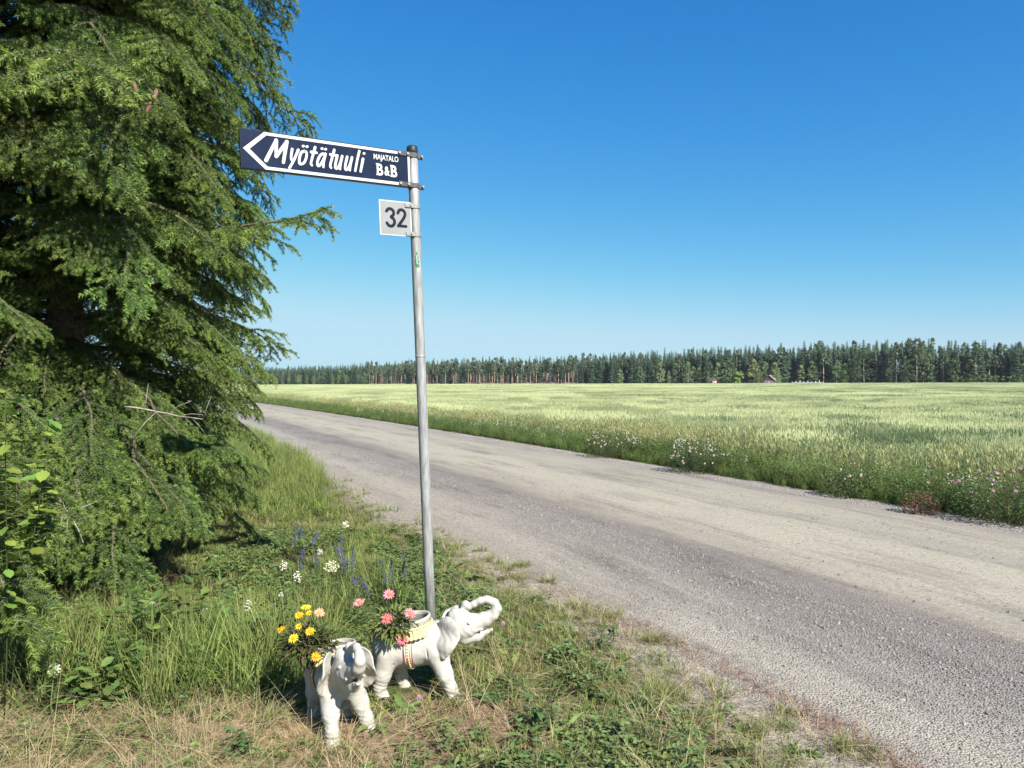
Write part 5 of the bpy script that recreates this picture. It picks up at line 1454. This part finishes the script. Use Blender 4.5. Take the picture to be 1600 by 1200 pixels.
def leafy(name, loc, stems, H, label, cat, mats, seed, per=9, sp=.12, group=None, low=.25):
    r = np.random.default_rng(seed); e = empty(name, loc, label, cat, group); m = MB()
    for k in range(stems):
        tp = np.array([r.normal(0, sp), r.normal(0, sp), H * r.uniform(.75, 1.05)]); b = tp * [.25, .25, 0]
        Q = np.array([b * (1 - t) + tp * t + [.02 * math.sin(3 * t + k), .02 * math.cos(4 * t + k), 0] for t in np.linspace(0, 1, 6)])
        m.add(*tube(Q, np.linspace(.0035, .0015, 6), 5), (.09, .10, .05))
        for i in range(per):
            t = low + (1 - low) * i / (per - 1); p = np.array([np.interp(t, np.linspace(0, 1, 6), Q[:, c]) for c in range(3)])
            link('leaf', mats[r.integers(len(mats))], e, tuple(p), (r.uniform(-.4, .4), r.uniform(-.45, .35), r.uniform(0, 6.283)), r.uniform(.7, 1.15))
    link('stem', m.mesh('stem', M_LEAF, True), e)
leafy('leafy_shrub', (-2.26, 3.28, float(hgt(-2.26, 3.28))), 9, 1.46, 'young shrub with bright broad leaves before the left spruce', 'shrub', LF, 3, 34, .12, low=.3)
for i, (u, v, d, H, lb) in enumerate(((235, 1075, 3.65, .30, 'broad leaved plant, middle one in the grass left of the elephants'), (205, 1030, 3.95, .36, 'broad leaved plant behind the middle one, nearer the spruce shade'),
                                      (270, 1010, 4.1, .42, 'tallest broad leaved plant, below the white flower under the spruce'), (160, 1110, 3.45, .22, 'lowest broad leaved plant, nearest the straw at lower left'), (400, 985, 4.0, .34, 'broad leaved plant just left of the yellow potted flowers'))):
    x = place_uv(u, d); leafy('broadleaf_weed', (x, d, float(hgt(x, d))), 12, H, lb, 'plant', LG, 40 + i, 10, .13, 'broad leaved plants in the tall grass', .2)
leafy('seedling', (place_uv(560, 3.42), 3.40, float(hgt(-.7, 3.4))), 2, .14, 'bright yellow green seedling under the front elephant', 'plant', [LF[1]], 71, 4, .02, low=.4)
for i, (u, v, lb) in enumerate(((370, 1185, 'small leafy weed in the straw at the bottom, left of the elephants'), (850, 1135, 'grassy weed tuft in the bare soil right of the elephants'), (940, 1010, 'leafy weed in the lawn right of the raised trunk'))):
    d = 1164 * 1.5 / (v + 10 - 600); x = place_uv(u, d)
    leafy('lawn_weed', (x, d, float(hgt(x, d))), 5, .13, lb, 'plant', [one_leaf(.05, .02, (.09, .15, .05), rp)], 80 + i, 8, .04, 'single weeds in the worn verge', .15)
# clover heads in the lawn
CH = MB()
for i in range(40):
    dd = rp.normal(0, 1, 3); dd /= np.linalg.norm(dd); CH.add(v1 * .0035 + dd * [.011, .011, .010], f1, np.array((.48, .26, .36)) * rp.uniform(.75, 1.25))
CHm = CH.mesh('flower_head', M_PETAL)
def clover_flower(u, v, hh, label):
    d = 1164 * (1.5 - hh) / (v - 600); x = place_uv(u, d); g = float(hgt(x, d)); e = empty('clover_flower', (x, d, g), label, 'wildflower', 'pink clover heads in the near lawn')
    m = MB(); m.add(*tube([[.01, 0, 0], [0, 0, hh - g]], [.0015, .001], 5), (.1, .15, .05)); link('stem', m.mesh('stem', M_LEAF), e); link('flower_head', CHm, e, (0, 0, hh - g))
    a = np.arange(5) * 1.3; m = MB(); V, F, C = leaves(np.zeros((5, 3)) + [0, 0, .02], np.stack([np.cos(a), np.sin(a), 0 * a + .5], -1), .03, .015, (.1, .15, .045), rp); m.add(V, F, C); link('foliage', m.mesh('foliage', M_LEAF), e)
clover_flower(654, 1090, .06, 'pink clover head in the soil below the profile elephant')
clover_flower(786, 974, .10, 'pink clover head in the lawn right of the raised trunk')
# flowering bushes on the far verge
CBm = MB()
for i in range(24):
    dd = rp.normal(0, 1, 3); dd /= np.linalg.norm(dd); CBm.add(v1 * .006 + dd * .014, f1, np.array((.62, .30, .42)) * rp.uniform(.75, 1.3))
PKH = CBm.mesh('flower_head', M_PETAL)
CBm = MB()
for i in range(24):
    dd = rp.normal(0, 1, 3); dd /= np.linalg.norm(dd); CBm.add(v1 * .006 + dd * .012, f1, np.array((.62, .50, .46)) * rp.uniform(.75, 1.2))
WHH = CBm.mesh('flower_head', M_PETAL)
def clover_bush(u, v, d, w, h, nl, nf, head, lcol, label, seed, name='clover_bush'):
    x = place_uv(u, d); g = float(hgt(x, d)); r = np.random.default_rng(seed); e = empty(name, (x, d, g), label, 'wildflower', 'flowering clumps along the far verge', R(25))
    m = MB(); st = MB(); th = r.uniform(0, 6.283, nl); q = np.sqrt(r.random(nl)); z = h * r.uniform(.08, 1, nl) * (1 - .45 * q ** 2)
    P = np.stack([np.cos(th) * q * w / 2, np.sin(th) * q * w / 2.4, z], -1); D = np.stack([np.cos(th), np.sin(th), r.uniform(-.2, .8, nl)], -1)
    V, F, C = leaves(P, D, .042 * r.uniform(.7, 1.2, nl), .022, lcol, r); m.add(V, F, C)
    for i in range(0, nl, 14): st.add(*tube([list(P[i] * [.5, .5, 0]), list(P[i])], [.0035, .0015], 4, False), (.10, .10, .05))
    link('foliage', m.mesh('foliage', M_LEAF), e); link('stem', st.mesh('stem', M_LEAF), e)
    for i in range(nf):
        a = r.uniform(0, 6.283); qq = math.sqrt(r.random()); link('flower_head', head, e, (math.cos(a) * qq * w / 2, math.sin(a) * qq * w / 2.4, h * (1 - .45 * qq ** 2) * r.uniform(.6, 1.12)), None, r.uniform(.6, 1.1))
clover_bush(1575, 790, 8.1, 1.15, .62, 1500, 16, PKH, (.075, .11, .035), 'big dark clover clump with pink heads at the right border', 1)
clover_bush(1475, 760, 8.9, .7, .55, 600, 5, PKH, (.085, .12, .04), 'smaller pink headed clump left of the big one at the right border', 2)
clover_bush(1438, 782, 8.55, .42, .28, 420, 0, PKH, (.16, .075, .05), 'reddish brown withered dock clump at the road edge', 3, 'dock_clump')
clover_bush(1090, 725, 12.6, 1.1, .58, 1300, 60, WHH, (.07, .10, .035), 'bushy clump full of pale pink heads, middle of the far verge', 4)
clover_bush(958, 705, 15.2, 1.2, .55, 1200, 55, WHH, (.075, .105, .035), 'pale headed clump left of the middle one on the far verge', 5)
clover_bush(1330, 755, 9.9, .8, .40, 900, 12, WHH, (.085, .13, .04), 'low dark green clump at the road edge left of the withered dock', 6)

# ------------------------------------------------------------------ summer haze over the fields
m = MB(); m.add(*box((0, 605, 26), (940, 660, 28)))
hz = bpy.data.materials.new('haze_air'); hz.use_nodes = True
n, l = hz.node_tree.nodes, hz.node_tree.links
n.remove(n['Principled BSDF']); pv = n.new('ShaderNodeVolumePrincipled')
pv.inputs['Color'].default_value = (.84, .92, 1.0, 1); pv.inputs['Density'].default_value = .00008
l.new(pv.outputs[0], n['Material Output'].inputs['Volume'])
tag(link('haze', m.mesh('haze', hz)), 'thin bluish summer haze over the fields', 'haze', None, 'stuff')
